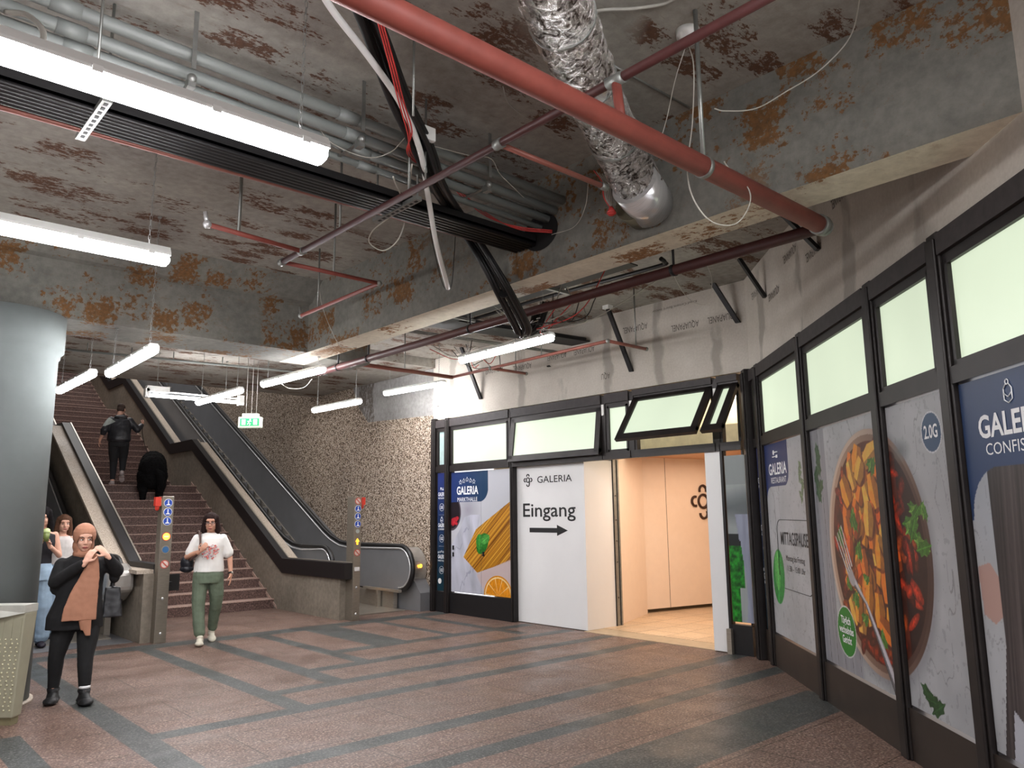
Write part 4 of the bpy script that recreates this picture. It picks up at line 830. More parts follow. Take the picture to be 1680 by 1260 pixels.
# grey conduits
for i, (y, z, r) in enumerate(((4.02, 4.14, .036), (4.11, 4.08, .036), (4.20, 4.04, .036), (4.28, 3.99, .024))):
    P = thing('grey_conduit', ['grey plastic conduit, nearest of the bundle crossing the top left', 'second grey plastic conduit from the front of the bundle', 'third grey plastic conduit of the bundle', 'thinnest grey conduit at the back of the bundle'][i], 'conduit', (1.5, y, z), 'grey conduits under the ceiling')
    mb = MB(); mb.tube([(-1.5, y, z), (4.215, y+.02, z-.07)], r, 14); mb.build('pipe', M_PVC, P)
    for x in (.62+.05*i, 2.2+.1*i): mb = MB(); fx_ = (x+1.5)/5.715; gx_ = (x+1.64)/5.715; mb.tube([(x, y+.02*fx_, z-.07*fx_), (x+.14, y+.02*gx_, z-.07*gx_)], r+.005, 14); mb.build('sleeve', M_PVC, P)
for j, x in enumerate((1.3, 2.35, 3.4)):
    P = thing('pipe_bracket', ['metal strap bracket holding the conduits at the left', 'metal strap bracket holding the conduits in the middle', 'metal strap bracket holding the conduits near the beam'][j], 'bracket', (x, 4.15, 4.1), 'conduit brackets')
    mb = MB(); mb.box(x-.012, x+.012, 3.97, 3.976, 4.0, HC); mb.box(x-.012, x+.012, 3.97, 4.32, 3.935, 3.941); mb.build('strap', M_GALV, P); mb = MB(); mb.ball((x, 3.99, 3.95), .028, 10); mb.box(x-.02, x+.02, 3.98, 4.04, 3.9, 3.95); mb.build('clamp', M_GALV, P)
# dark cable tray and copper pipe
T = thing('cable_tray', 'black cable tray full of dark cables running into the hole in the beam', 'cable tray', (1.5, 4.5, 3.85))
mb = MB(); mb.box(-1.5, 4.2, 4.34, 4.60, 3.80, 3.812); mb.box(-1.5, 4.2, 4.34, 4.35, 3.8, 3.86); mb.box(-1.5, 4.2, 4.59, 4.60, 3.8, 3.86); mb.build('tray', M_BLACK, T)
for k in range(6): mb = MB(); mb.tube([(-1.5, 4.36+.043*k, 3.785), (4.2, 4.36+.043*k, 3.785)], .017, 8); mb.build('cable', M_BLACK, T)
for k in range(7):
    y = 4.37+.033*k; mb = MB(); mb.tube(smooth([(-1.5+1.4*i, y+R0.randn()*.006, 3.835+R0.rand()*.03) for i in range(5)]+[(4.19, y*.5+2.2, 3.85)], 6), .015+.006*R0.rand(), 8); mb.build('cable', M_BLACK, T)
for x in (.92, 2.9):
    mb = MB(); mb.hexa([(x, 4.18, 3.765), (x+.05, 4.18, 3.765), (x+.05, 4.74, 3.765), (x, 4.74, 3.765), (x, 4.18, 3.795), (x+.05, 4.18, 3.795), (x+.05, 4.74, 3.795), (x, 4.74, 3.795)])
    for k in range(9): mb.box(x+.015, x+.035, 4.2+.058*k, 4.23+.058*k, 3.763, 3.7655, 1)
    rod(mb, x+.025, 4.2, 3.78); rod(mb, x+.025, 4.72, 3.78); props(mb.build('bracket', [M_GALV, M_PRINT], T), 'perforated galvanised rail')
mb = MB(); mb.tube([(-1.5, 4.66, 3.77), (4.21, 4.60, 3.80)], .017, 12); props(mb.build('copper_pipe', mat('copper_pipe_mat', rgb(134, 84, 74), .45, .2)), 'long coppery red pipe running below the black cable tray', 'pipe')
# ------------------------------------------------------------------ cables
def cable(name, label, cat, pts, r, m_, parent=None, k=8, n=8, group=None):
    mb = MB(); mb.tube(smooth(pts, k), r, n); o = mb.build(name, m_, parent)
    return props(o, label, cat, group) if parent is None else o
B = thing('cable_bundle', 'thick black cable bundle hanging down in a long curve across the beam', 'cables', (3.2, 3.2, 3.9))
path = [((585, -20), 'z', 4.2), ((618, 60), 'z', 4.15), ((655, 160), 'z', 4.05), ((693, 240), 'z', 3.97), ((722, 310), 'z', 3.86), ((765, 375), 'x', 3.85), ((800, 430), 'x', 4.02), ((828, 480), 'x', 4.2), ((856, 535), 'x', 4.6)]
def pt(p, mode, v, dx=0, dy=0): x, y = p[0]+dx, p[1]+dy; return PZ(x, y, v) if mode == 'z' else PX(x, y, v)
offs = [(-14, 0), (-7, 2), (0, 0), (7, -2), (13, 0), (3, 3)]
for k, (dx, dy) in enumerate(offs):
    pp_ = [pt(p, m_, v+(.03*((k % 3)-1) if m_ == 'z' else .03*((k % 3)-1)), dx*(1.2 if i < 4 else (.8 if i < 7 else .95)), dy) for i, (p, m_, v) in enumerate(path)]
    e = Vector(pp_[-1]); pp_ += [e+Vector((.12, .06+.02*k, -.04)), e+Vector((.30, .1+.02*k, .06)), e+Vector((.42, .16, .25+.02*k))]
    mb = MB(); mb.tube(smooth(pp_, 7), .020-.002*(k % 3), 8); mb.build('cable', M_BLACK, B)
for i in (3, 5, 7): c = Vector(pt(*path[i])); nx = Vector(pt(*path[i+1])); mb = MB(); clampring(mb, c, nx-c, .052, 0, .006); mb.build('cable_tie', M_PRINT, B)
cable('white_conduit', 'white plastic tube hanging beside the black cable bundle, its end dangling', 'conduit', [PZ(518, -30, 4.1), PZ(548, 20, 4.1), PZ(610, 100, 4.05), PZ(660, 175, 4.0), PZ(690, 250, 3.9), PZ(702, 320, 3.8), PZ(716, 400, 3.62), PX(735, 473, 3.7)], .019, M_WHITE, n=12)
RC = thing('red_wires', 'red wires running along the black cables into the beam hole', 'wires', (3.2, 3.4, 4))
for k in range(3):
    dx = 4*k; mb = MB(); mb.tube(smooth([PZ(618+dx, 30, 4.12), PZ(640+dx, 110, 4.0), PZ(655+dx, 170, 3.95), PZ(668+dx, 215, 3.92), PZ(680-dx, 258, 3.95), PX(728+dx, 292+2*k, 3.5), PX(760+dx, 325, 3.7), PX(800+dx, 356, 3.85), PX(850, 372+2*k, 4.0), PX(906, 378+2*k, 4.215)], 7), .0045, 6); mb.build('wire', M_RCABLE, RC)
W = [('thin white wire looping down from the thick red pipe near its end', [PZ(1128, 70, 4.33), PZ(1138, 110, 4.1), PZ(1136, 200, 3.8), PZ(1128, 270, 3.5), PY(1135, 320, 2.15), PY(1165, 362, 2.1), PY(1205, 368, 2.1), PY(1228, 340, 2.1), PY(1228, 310, 2.12), PY(1195, 275, 2.15), PZ(1188, 265, 3.5)], .006, M_WCABLE),
 ('white wire sweeping from the top right corner of the ceiling to the pipe rod', [PZ(1412, -10, 4.3), PZ(1395, 60, 4.25), PZ(1345, 115, 4.1), PZ(1290, 150, 4.0), PZ(1240, 178, 3.9), PZ(1190, 182, 3.85), PZ(1172, 178, 3.85)], .006, M_WCABLE),
 ('thin wire hanging from the ceiling down the foil duct side', [PZ(1127, 70, 4.33), PZ(1108, 130, 4.1), PZ(1095, 190, 3.95), PZ(1085, 225, 3.85)], .005, M_WCABLE),
 ('thick grey cable curving along the ceiling behind the foil duct', [PZ(960, 30, 4.28), PZ(985, 17, 4.3), PZ(1040, 14, 4.31), PZ(1090, 6, 4.32), PZ(1115, -8, 4.33)], .010, M_CABLE),
 ('loose white cable loop dangling below the black tray', [PZ(645, 290, 3.75), PX(665, 345, 3.1), PX(655, 390, 3.1), PX(630, 411, 3.1), PX(606, 398, 3.1), PX(612, 378, 3.1), PX(640, 355, 3.1), PX(668, 320, 3.1), PZ(676, 270, 3.8)], .009, M_WCABLE),
 ('grey cable hanging from the end of the nearest light', [PZ(520, 205, 4.05), PZ(545, 235, 3.95), PZ(600, 258, 3.9), PZ(640, 250, 3.95), PZ(668, 222, 4.0)], .006, M_CABLE),
 ('thin white wire trailing past the drop of the grey conduits', [PZ(712, 240, 4.05), PZ(770, 255, 4.1), PZ(805, 260, 4.1), PZ(820, 285, 4.05), PZ(850, 315, 4.0), PZ(880, 345, 4.05)], .005, M_WCABLE),
 ('white wire hanging from the ceiling near the red cable plug', [PX(965, 300, 4.0), PX(960, 340, 4.1), PX(942, 372, 4.2), PX(905, 385, 4.2)], .005, M_WCABLE),
 ('thin white cable drooping under the first far light', [PZ(462, 630, 3.34), PZ(475, 637, 3.3), PZ(498, 636, 3.3), PZ(512, 622, 3.38)], .007, M_WCABLE),
 ('thin wire hanging loose down the beam corner', [PX(522, 455, 4.1), PX(528, 500, 4.15), PX(545, 545, 4.1), PX(560, 568, 4.1), PX(585, 570, 4.1)], .005, M_WCABLE),
 ('wire loop hanging between the diagonal braces', [PZ(1098, 405, 4.2), PZ(1105, 450, 3.9), PZ(1130, 490, 3.8), PZ(1160, 498, 3.8), PZ(1168, 460, 4.0), PZ(1158, 430, 4.2)], .005, M_WCABLE),
 ('black cord hanging next to the dangling white tube', [PX(705, 370, 3.7), PX(712, 410, 3.72), PX(727, 468, 3.74), PX(740, 470, 3.74), PX(745, 420, 3.8), PX(748, 370, 3.9)], .005, M_BLACK),
 ('white wire crossing the ceiling behind the thick red pipe', [PZ(825, 142, 4.2), PZ(835, 170, 4.2), PZ(868, 196, 4.2), PZ(900, 205, 4.2)], .006, M_CABLE),
 ('grey hose curving at the top left above the nearest light', [PZ(10, 20, 4.0), PZ(45, 25, 3.95), PZ(70, 50, 3.8), PZ(68, 80, 3.6)], .014, M_CABLE)]
for lb, p_, r, m_ in W: cable('hanging_wire', lb, 'wire', p_, r if r > .009 else r*.62, m_, n=6, group=None)
# white cable on second light, threaded rods
for i, (x, y0, y1, lb) in enumerate(((160, -20, 110, 'thin threaded rod hanging from the ceiling above the nearest light'), (680, 70, 190, 'thin bent metal rod above the junction box'), (700, 190, 300, 'thin rod passing behind the junction box'), (395, 280, 385, 'galvanised rod carrying the short red branch pipe'))):
    a, b_ = PZ(x, y0, HC), PZ(x+(-2 if i else 0), y1, 3.75); mb = MB(); mb.tube([(b_[0], b_[1], HC), b_], .007, 6); props(mb.build('threaded_rod', M_GALV), lb, 'rod')
q = Vector(PZ(703, 220, 4.0)); mb = MB(); mb.box(q.x-.045, q.x+.045, q.y-.02, q.y+.02, q.z-.045, q.z+.045); props(mb.build('junction_box', M_WHITE, bevel=.006), 'small cream junction box beside the black cable bundle', 'junction box')
q = Vector(PX(1003, 350, 4.0)); PG = thing('cable_plug', 'bright red plug dangling at the end of thin wires under the duct', 'plug', tuple(q)); mb = MB(); mb.tube([q+Vector((0, 0, .05)), q], [.012, .035], 10); mb.ball(q, (.03, .03, .02), 10); mb.build('plug', M_RCABLE, PG)
for k in range(5): mb = MB(); mb.tube(smooth([q+Vector((0, 0, .03)), q+Vector((.02*(k-2), .03, .12)), q+Vector((.02*(k-1), .06, .25)), q+Vector((.03*(k-2), .1, .34))], 5), .004, 5); mb.build('wire', M_WCABLE if k else M_RCABLE, PG)
q = PX(1016, 318, 4.0); mb = MB(); mb.box(q[0]-.015, q[0]+.015, q[1]-.015, q[1]+.015, q[2]-.06, q[2]+.04); mb.build('red_sleeve', M_RCABLE, PG)
# smoke detector
c = PZ(1128, 50, HC); mb = MB(); mb.lathe((c[0], c[1], HC-.075), [(.035, 0), (.05, .005), (.052, .03), (.065, .035), (.068, .075)], 24); props(mb.build('smoke_detector', M_WHITE), 'round white smoke detector on the ceiling right of the foil duct', 'smoke detector')
# seams on the ceiling near the duct
S_ = [PZ(985, 95, HC), PZ(1132, 176, HC)]; mb = MB(); mb.tube([Vector(S_[0])+Vector((0, 0, -.004)), Vector(S_[1])+Vector((0, 0, -.004))], .008, 6); props(mb.build('trim_8', M_GALV), 'thin metal strip on the ceiling beside the foil duct', 'strip', kind='structure')
# stuff behind the beam: trays and cables against the cement board
T = thing('cable_tray', 'black cable tray hanging behind the beam, parallel to it', 'cable tray', (5.3, 5.8, 4.0))
zt = 3.98; a, b_ = PZ(715, 533, zt), PZ(1045, 436, zt); mb = MB(); mb.box(a[0]-.10, a[0]+.10, b_[1], a[1], zt, zt+.012); mb.box(a[0]-.10, a[0]-.09, b_[1], a[1], zt, zt+.05); mb.build('tray', M_BLKM, T)
for k in range(4): x = a[0]-.07+.045*k; mb = MB(); mb.tube(smooth([(x, b_[1]+.02*k, zt+.03), (x+.01, 5.5, zt+.035), (x, 6.8, zt+.03), (x, a[1], zt+.03)], 5), .018, 8); mb.build('cable', M_BLACK, T)
for y in (5.6, 7.2):
    mb = MB(); mb.box(a[0]-.18, a[0]+.22, y-.02, y+.02, zt-.03, zt); rod(mb, a[0]-.15, y, zt); rod(mb, a[0]+.19, y, zt); props(mb.build('bracket', M_GALV, T), 'perforated galvanised rail')
x = a[0]+.36; cable('black_pipe', 'thin black pipe with a hooked end beside the hanging cable tray', 'pipe', [(x, 7.6, 4.05), (x, 6, 4.05), (x, 4.55, 4.02), (x-.02, 4.4, 4.03), (x-.1, 4.38, 4.05)], .022, M_BLACK, n=10)
T = thing('cable_tray', 'dark cable tray heading towards the cement board above the boarded window', 'cable tray', (6.9, 7.6, 4.0))
mb = MB(); mb.hexa([(5.4, 7.5, 4.0), (8.0, 7.2, 4.0), (8.0, 7.55, 4.0), (5.4, 7.95, 4.0), (5.4, 7.5, 4.02), (8.0, 7.2, 4.02), (8.0, 7.55, 4.02), (5.4, 7.95, 4.02)]); mb.build('tray', M_BLKM, T)
for k in range(5): mb = MB(); mb.tube([(5.4, 7.56+.08*k, 4.05), (7.95, 7.24+.07*k, 4.04)], .026, 8); mb.build('cable', M_BLACK if k % 2 else M_BLKM, T)
mb = MB(); mb.tube([(5.2, 8.05, 3.92), (8.0, 7.75, 3.92)], .012, 6); mb.tube([(5.2, 7.98, 3.92), (8.0, 7.68, 3.92)], .012, 6)
for k in range(12): mb.tube([(5.3+.22*k, 8.04-.0235*k, 3.92), (5.3+.22*k, 7.97-.0235*k, 3.92)], .006, 5)
mb.build('ladder_rail', M_GALV, T)
LC = thing('loose_cables', 'tangle of thin loose wires around the lower end of the black bundle', 'wires', (5.2, 5.6, 3.7)); e = Vector(pt(*path[-1]))
for k in range(14):
    s_ = e+Vector((.1+R0.rand()*.3, R0.randn()*.1, R0.rand()*.1)); f_ = e+Vector((.3+R0.rand()*.8, R0.randn()*.5+.2, .35+R0.rand()*.25)); md = (s_+f_)/2+Vector((R0.randn()*.12, R0.randn()*.12, -.08-R0.rand()*.12)); mb = MB(); mb.tube(smooth([s_, md, f_], 8), .005, 5); mb.build('wire', [M_WCABLE, M_CABLE, M_RCABLE, M_BLACK][k % 4], LC)
for k in range(10):
    x = 6.3+.9*R0.rand(); y = 7.9+.8*R0.rand(); s_ = Vector((x, y, 3.95)); f_ = Vector((x+.5*R0.randn(), y+.4*R0.randn(), 3.62+.3*R0.rand())); mb = MB(); mb.tube(smooth([s_, (s_+f_)/2+Vector((0, 0, -.15)), f_], 8), .005, 5); mb.build('wire', [M_CABLE, M_RCABLE, M_BLACK][k % 3], LC)
# diagonal braces
br = [((997, 505), (1037, 610), 'A', 'diagonal black brace above the open transom with a white cap'), ((757, 570), (790, 655), 'A', 'diagonal black brace behind the bright far light'), ((888, 565), (902, 602), 'A', 'short diagonal black brace partly behind the far light'), ((709, 640), (720, 667), 'A', 'shortest diagonal brace at the left end of the cement board'),
 ((1170, 465), (1212, 530), 'A', 'diagonal black brace beside the bend of the cement board'), ((1213, 425), (1257, 488), 'B', 'diagonal black brace right of the bend of the cement board'), ((1330, 385), (1345, 410), 'B', 'diagonal black brace under the end of the red pipe')]
for p, q, w_, lb in br:
    fr = FA if w_ == 'A' else FB; r = _ray(*q); n_ = np.array(fr.n[:]); Q = Vector(CO + r*(((np.array(fr.O[:])-CO)@n_)/(r@n_)))+fr.n*.01
    Tp = Vector(PZ(p[0], p[1], HC-.03)); Tp = Q+(Tp-Q)*min(1, .95/(Tp-Q).length) if (Tp-Q).length > 1.2 else Tp
    if q[0] == 1345: Tp = Q+fr.n*.25+Vector((0, 0, .45))-fr.d*.2
    d_ = (Tp-Q); u = fr.d*.03; k = Vector((0, 0, 1)).cross(fr.d)*.02; mb = MB()
    mb.hexa([Q-u-k, Q+u-k, Q+u+k, Q-u+k, Tp-u-k, Tp+u-k, Tp+u+k, Tp-u+k]); o = props(mb.build('steel_brace', M_BLKM), lb, 'brace')
    if q[0] == 1037: mb = MB(); mb.box(Tp.x-.05, Tp.x+.05, Tp.y-.05, Tp.y+.05, Tp.z-.02, Tp.z+.06); props(mb.build('cap', M_WHITE, o), 'white cap')
# ------------------------------------------------------------------ fluorescent fixtures
def chain(mb, x, y, z0, z1, dx=0):
    n = max(4, int((z1-z0)/.035)); mb.box(x+dx-.015, x+dx+.015, y-.015, y+.015, z1-.012, z1-.0005)
    for i in range(n):
        z = z0+(z1-z0)*i/n; h = (z1-z0)/n*1.25; a = .007; xx = x+dx*(i/n)
        q = [(xx+(a if i % 2 else 0)*c, y+(0 if i % 2 else a)*c, z+h/2+h/2*s_) for c, s_ in ((1, -.6), (1, .6), (0, 1), (-1, .6), (-1, -.6), (0, -1), (1, -.6))]
        mb.tube(q, .0018, 4, 0, False)
UPW = 2
def fixture(x, y, z, ang, label, L=1.5, w_=.10, top=HC, chains=True, gr='fluorescent lights hanging from the ceiling'):
    hh = .075 if w_ > .12 else .05
    F_ = thing('fluorescent_light', label, 'light', (x, y, z), gr); M_ = Matrix.Translation((x, y, z)) @ Matrix.Rotation(ang, 4, 'Z')
    def T_(mb): mb.v = [tuple(M_ @ Vector(v)) for v in mb.v]; return mb
    sec = [(-w_/2, .012), (-w_/2, .028), (-w_*.32, hh), (w_*.32, hh), (w_/2, .028), (w_/2, .012)]
    mb = MB(); mb.prism([(u, v) for u, v in sec], 'x', -L/2, L/2)
    HS_ = T_(mb).build('housing', M_WHITE, F_)
    for e_ in (-L*.42, -L*.15, L*.15, L*.42): T_(MB().box(e_-.02, e_+.02, -w_/2-.006, w_/2+.006, .0, .03)).build('latch', M_WHITE, HS_)
    sec = [(w_/2-.003, .012), (w_*.46, -.02), (w_*.3, -.042), (0, -.05), (-w_*.3, -.042), (-w_*.46, -.02), (-w_/2+.003, .012)]
    mb = MB(); mb.prism(sec, 'x', -L/2+.01, L/2-.01); mb.ball((L/2-.01, 0, -.012), (.02, w_*.4, .028), 12); mb.ball((-L/2+.01, 0, -.012), (.02, w_*.4, .028), 12); T_(mb).build('diffuser', M_TUBE, F_)
    l = bpy.data.lights.new('ceiling_fill', 'AREA'); l.shape = 'RECTANGLE'; l.size = L*.9; l.size_y = .06; l.energy = UPW if w_ > .12 else .8; l.color = (1, .93, 1); lo = bpy.data.objects.new('ceiling_fill', l); COL.objects.link(lo); lo.location = (x, y, z+.085); lo.rotation_euler = (PI, 0, ang)  # added upward fill lamp over each fixture, brightens the ceiling
    if chains:
        for e_ in (-L*.42, L*.42): q = M_ @ Vector((e_, 0, hh)); mb = MB(); chain(mb, q.x, q.y, q.z, 3.53 if (4.2 < q.x < 4.58 and q.y < 9.05) or (8.28 < q.y < 9.06 and q.x < 4.58) else top, .01); mb.build('chain', M_GALV, F_)
    return F_
la = PZ(547, 265, 3.36); fixture(la[0]-.85, la[1]+.01, 3.38, 0, 'nearest fluorescent light, large and bright across the top left', 1.6, .14, gr=None)
lb_ = PZ(287, 433, 3.36); fixture(lb_[0]-.85, lb_[1], 3.38, 0, 'second nearest fluorescent light at the left edge above the grey column', 1.6, .14, gr=None)
for (p, q, lb) in (((180, 612), (252, 572), 'far fluorescent light above the climbing man, nearest the column top'), ((97, 640), (152, 612), 'far fluorescent light touching the column edge'), ((325, 660), (395, 640), 'far fluorescent light crossing in front of the bare tube light'),
        ((432, 630), (530, 605), 'far fluorescent light at the end of the dark red pipe'), ((515, 673), (590, 658), 'lowest far fluorescent light in front of the pebble wall'), ((632, 645), (728, 628), 'far fluorescent light in front of the concrete patch'), ((757, 590), (905, 552), 'fluorescent light hanging before the cement board')):
    z = 3.36; a, b_ = Vector(PZ(*p, z)), Vector(PZ(*q, z)); c = (a+b_)/2; L = (a-b_).length; z0 = z
    if L > 1.65 or L < 1.3: # scale the height so the fixture keeps a plausible length
        z0 = CH+(z-CH)*1.5/L; a, b_ = Vector(PZ(*p, z0)), Vector(PZ(*q, z0)); c = (a+b_)/2; L = (a-b_).length
    fixture(c.x, c.y, z0, math.atan2((a-b_).y, (a-b_).x), lb, L, .10, HC-(.16 if c.y > 10.95 else 0))
a, b_ = Vector(PZ(245, 648, 3.5)), Vector(PZ(390, 660, 3.5)); c = (a+b_)/2; L = (a-b_).length; F_ = thing('fluorescent_light', 'bare tube light with a white batten hanging over the stairs foot', 'light', tuple(c))
mb = MB(); mb.tube([a, b_], .026, 12); mb.build('tube', M_TUBE, F_); mb = MB(); mb.box(a.x-.06, a.x+.28, c.y-.05, c.y+.05, c.z+.05, c.z+.14); mb.box(a.x-.08, a.x-.02, c.y-.05, c.y+.05, c.z-.05, c.z+.1); mb.box(b_.x+.02, b_.x+.1, c.y-.05, c.y+.05, c.z-.05, c.z+.12); mb.box(a.x, b_.x+.05, c.y+.03, c.y+.05, c.z+.06, c.z+.08); mb.build('housing', M_WHITE, F_)
for x in (a.x+.1, b_.x-.2): mb = MB(); chain(mb, x, c.y, c.z+.1, HC-.16); mb.build('chain', M_GALV, F_)
# fixtures behind the viewpoint keep the hall lit as in the photograph
for i, (x, y) in enumerate(((1.7, .3), (1.7, -.7), (.5, -1.8), (-1.2, 6.2))):
    fixture(x, y, 3.38, 0, ['fluorescent light just outside the view near the camera position', 'fluorescent light outside the view just behind the camera position', 'rearmost fluorescent light, well behind the viewpoint', 'fluorescent light left of the second nearest light, outside the view'][i], 1.6, .14)
# exit sign
c = PZ(411, 692, 2.98); E_ = thing('exit_sign', 'small green running-man exit sign hanging on three cords', 'exit sign', c)
ex = Frame((c[0], c[1]), (RT[0], RT[1])); H = c[2]
mb = MB(); ex.box(mb, -.17, .17, H-.09, H+.07, -.04, .04); ex.box(mb, -.12, .12, H+.07, H+.12, -.04, .04); mb.build('housing', emat('exit_housing', rgb(215, 222, 200), .4), E_, bevel=.01)
mb = MB(); ex.box(mb, -.14, .14, H-.065, H+.045, .041, .046); mb.build('face', emat('exit_green', rgb(20, 165, 100), .75), E_)
mb = MB()
for k in (-1, 0, 1):
    o = k*.085
    if k: ex.box(mb, o-.028, o+.028, H-.05, H+.03, .047, .05)
    else:
        mb.disc(ex.P(.01, H+.025, .048), ex.n, .012, 10); mb.tube([ex.P(.0, H+.01, .048), ex.P(-.01, H-.02, .048), ex.P(.015, H-.035, .048), ex.P(0, H-.058, .048)], .006, 5); mb.tube([ex.P(-.01, H-.02, .048), ex.P(-.03, H-.045, .048)], .006, 5); mb.tube([ex.P(-.03, H-.0, .048), ex.P(.03, H-.0, .048)], .005, 5)
mb.build('pictogram', emat('exit_white', rgb(225, 245, 232), .8), E_)
for a_ in (-.07, .01, .08): q = ex.P(a_, H+.12, 0); mb = MB(); mb.tube([q, (q.x, q.y, HC-.16)], .0035, 6); mb.build('cord', M_CABLE, E_)
# ------------------------------------------------------------------ litter bin on the column
BN = thing('litter_bin', 'cream embossed metal litter bin standing against the grey column', 'bin', (1.05, 7.4, 0))
b0, b1_ = Vector(PZ(18, 1192, 0)), None
r = _ray(38, 992); tt = math.hypot(b0.x, b0.y)/math.hypot(r[0], r[1]); zt_ = CH+tt*r[2]; e_ = Vector(CO+r*tt)
d_ = Vector((-RT[0], -RT[1], 0)).normalized(); k_ = Vector((FW[0], FW[1], 0)).normalized()
def fbin(u, v, z): return b0+d_*u+k_*v+Vector((0, 0, z-b0.z))
mb = MB(); top = zt_; fl_ = -.055
mb.hexa([fbin(0, 0, .06), fbin(.5, 0, .06), fbin(.5, .12, .06), fbin(0, .12, .06), fbin(fl_, -.03, top-.06), fbin(.55, -.03, top-.06), fbin(.55, .13, top-.06), fbin(fl_, .13, top-.06)])
mb.build('body', mat('cream_metal', rgb(160, 158, 138), .45, .25, .08, 5), BN, bevel=.01)
mb = MB(); mb.hexa([fbin(.02, .03, 0), fbin(.48, .03, 0), fbin(.48, .11, 0), fbin(.02, .11, 0), fbin(.02, .02, .06), fbin(.48, .02, .06), fbin(.48, .12, .06), fbin(.02, .12, .06)]); mb.build('base', mat('cream_dark', rgb(130, 124, 96), .5), BN)
mb = MB(); mb.hexa([fbin(fl_, -.04, top-.06), fbin(.56, -.12, top-.18), fbin(.56, .13, top-.18), fbin(fl_, .13, top-.06), fbin(fl_, -.04, top), fbin(.56, -.04, top), fbin(.56, .13, top), fbin(fl_, .13, top)]); mb.build('lid', mat('bin_lid', rgb(178, 178, 170), .5, .2), BN)
mb = MB()
for i in range(5):
    for j in range(18): z = .12+j*.032; f = z/top; u = .03+.045*i+fl_*f+.01*(j % 2); mb.ball(fbin(u, -.03*f-.001, z), (.008, .008, .008), 8)
mb.build('embossing', mat('cream_metal2', rgb(205, 200, 170), .35, .3), BN)
mb = MB()
for u in (.02, .09, .16): mb.hexa([fbin(u+fl_*.7, -.024, .66*top), fbin(u+.03+fl_*.7, -.024, .66*top), fbin(u+.03+fl_*.7, -.01, .66*top), fbin(u+fl_*.7, -.01, .66*top), fbin(u+fl_*.95, -.034, top-.1), fbin(u+.03+fl_*.95, -.034, top-.1), fbin(u+.03+fl_*.95, -.01, top-.1), fbin(u+fl_*.95, -.01, top-.1)])
mb.build('ribs', bpy.data.materials['cream_metal'], BN)
# ------------------------------------------------------------------ lamps
def area(name, x, y, z, sx, sy, power, col=(1, .97, .95), rot=(0, 0, 0)):
    l = bpy.data.lights.new(name, 'AREA'); l.shape = 'RECTANGLE'; l.size = sx; l.size_y = sy; l.energy = power; l.color = col
    o = bpy.data.objects.new(name, l); COL.objects.link(o); o.location = (x, y, z); o.rotation_euler = rot; return o
area('shop_lamp', 10.4, 6.3, 2.45, 2.2, 2.2, 24, (1, .76, .58)); area('shop_lamp', 9.0, 6.3, 2.35, .5, 1.4, 10, (1, .76, .58)); area('shop_lamp', 9.6, 6.2, 3.25, 2, 3, 26, (1, .93, .78))
area('stairwell_lamp', 5, 21, 9.5, 3, 8, 160); area('stairwell_lamp', 7, 14.5, 4.1, .6, 1.4, 8)
wd = bpy.data.worlds.new('w'); SC.world = wd; wd.use_nodes = True; wd.node_tree.nodes['Background'].inputs[0].default_value = (.62, .62, .66, 1); wd.node_tree.nodes['Background'].inputs[1].default_value = 1.6
# ------------------------------------------------------------------ figures
SKIN = [mat('skin_light', rgb(214, 166, 144), .55, 0, .06, 20), mat('skin_warm', rgb(196, 146, 122), .55, 0, .06, 20)]
def fused(mb, name, voxel, sm, mats, parent, disp=0, dscale=12, seed=0, matfn=None):
    """fuse overlapping closed pieces into one continuous smooth surface"""
    me = mb.mesh('tmp'); o = bpy.data.objects.new('tmp', me); COL.objects.link(o)
    r = o.modifiers.new('r', 'REMESH'); r.mode = 'VOXEL'; r.voxel_size = voxel
    if sm: s_ = o.modifiers.new('s', 'SMOOTH'); s_.factor = .5; s_.iterations = sm
    dg = bpy.context.evaluated_depsgraph_get(); dg.update(); m2 = bpy.data.meshes.new_from_object(o.evaluated_get(dg))
    bpy.data.objects.remove(o); m2.name = name; m2.materials.clear()
    if disp:
        nv = len(m2.vertices); nor = [v.normal.copy() for v in m2.vertices]
        for v, n_ in zip(m2.vertices, nor):
            k = mnoise.noise(Vector((v.co.x*dscale+seed, v.co.y*dscale, v.co.z*dscale*.6)))+.5*mnoise.noise(v.co*dscale*2.3); v.co += n_*k*disp
    m2.polygons.foreach_set('use_smooth', [True]*len(m2.polygons))
    if matfn: m2.polygons.foreach_set('material_index', [matfn(p.center) for p in m2.polygons])
    return m2
class Fig(MB):
    def cap(s, p0, p1, r0, r1, seg=14):
        s.ball(p0, r0, seg); s.ball(p1, r1, seg); d = Vector(p1)-Vector(p0)
        if d.length > 1e-4: s.tube([p0, p1], [r0, r1], seg)
        return s
    def chain(s, pts, rs, seg=14):
        for i in range(len(pts)-1): s.cap(pts[i], pts[i+1], rs[i], rs[i+1], seg)
        return s
    def loft(s, secs, seg=24):
        """secs: (x,y,z,rx,ry) stacked ellipses"""
        i0 = len(s.v)
        for x, y, z, rx, ry in secs:
            for k in range(seg): a = 2*PI*k/seg; s.v.append((x+rx*math.cos(a), y+ry*math.sin(a), z))
        up = secs[-1][2] > secs[0][2]
        for j in range(len(secs)-1):
            for k in range(seg):
                a = i0+j*seg; f = (a+k, a+(k+1) % seg, a+seg+(k+1) % seg, a+seg+k); s.f.append(f if up else f[::-1]); s.m.append(0); s.sm.append(True)
        a = tuple(range(i0, i0+seg)); b = tuple(range(len(s.v)-seg, len(s.v)))
        s.f.append(a[::-1] if up else a); s.f.append(b if up else b[::-1]); s.m += [0]*2; s.sm += [False]*2
        return s
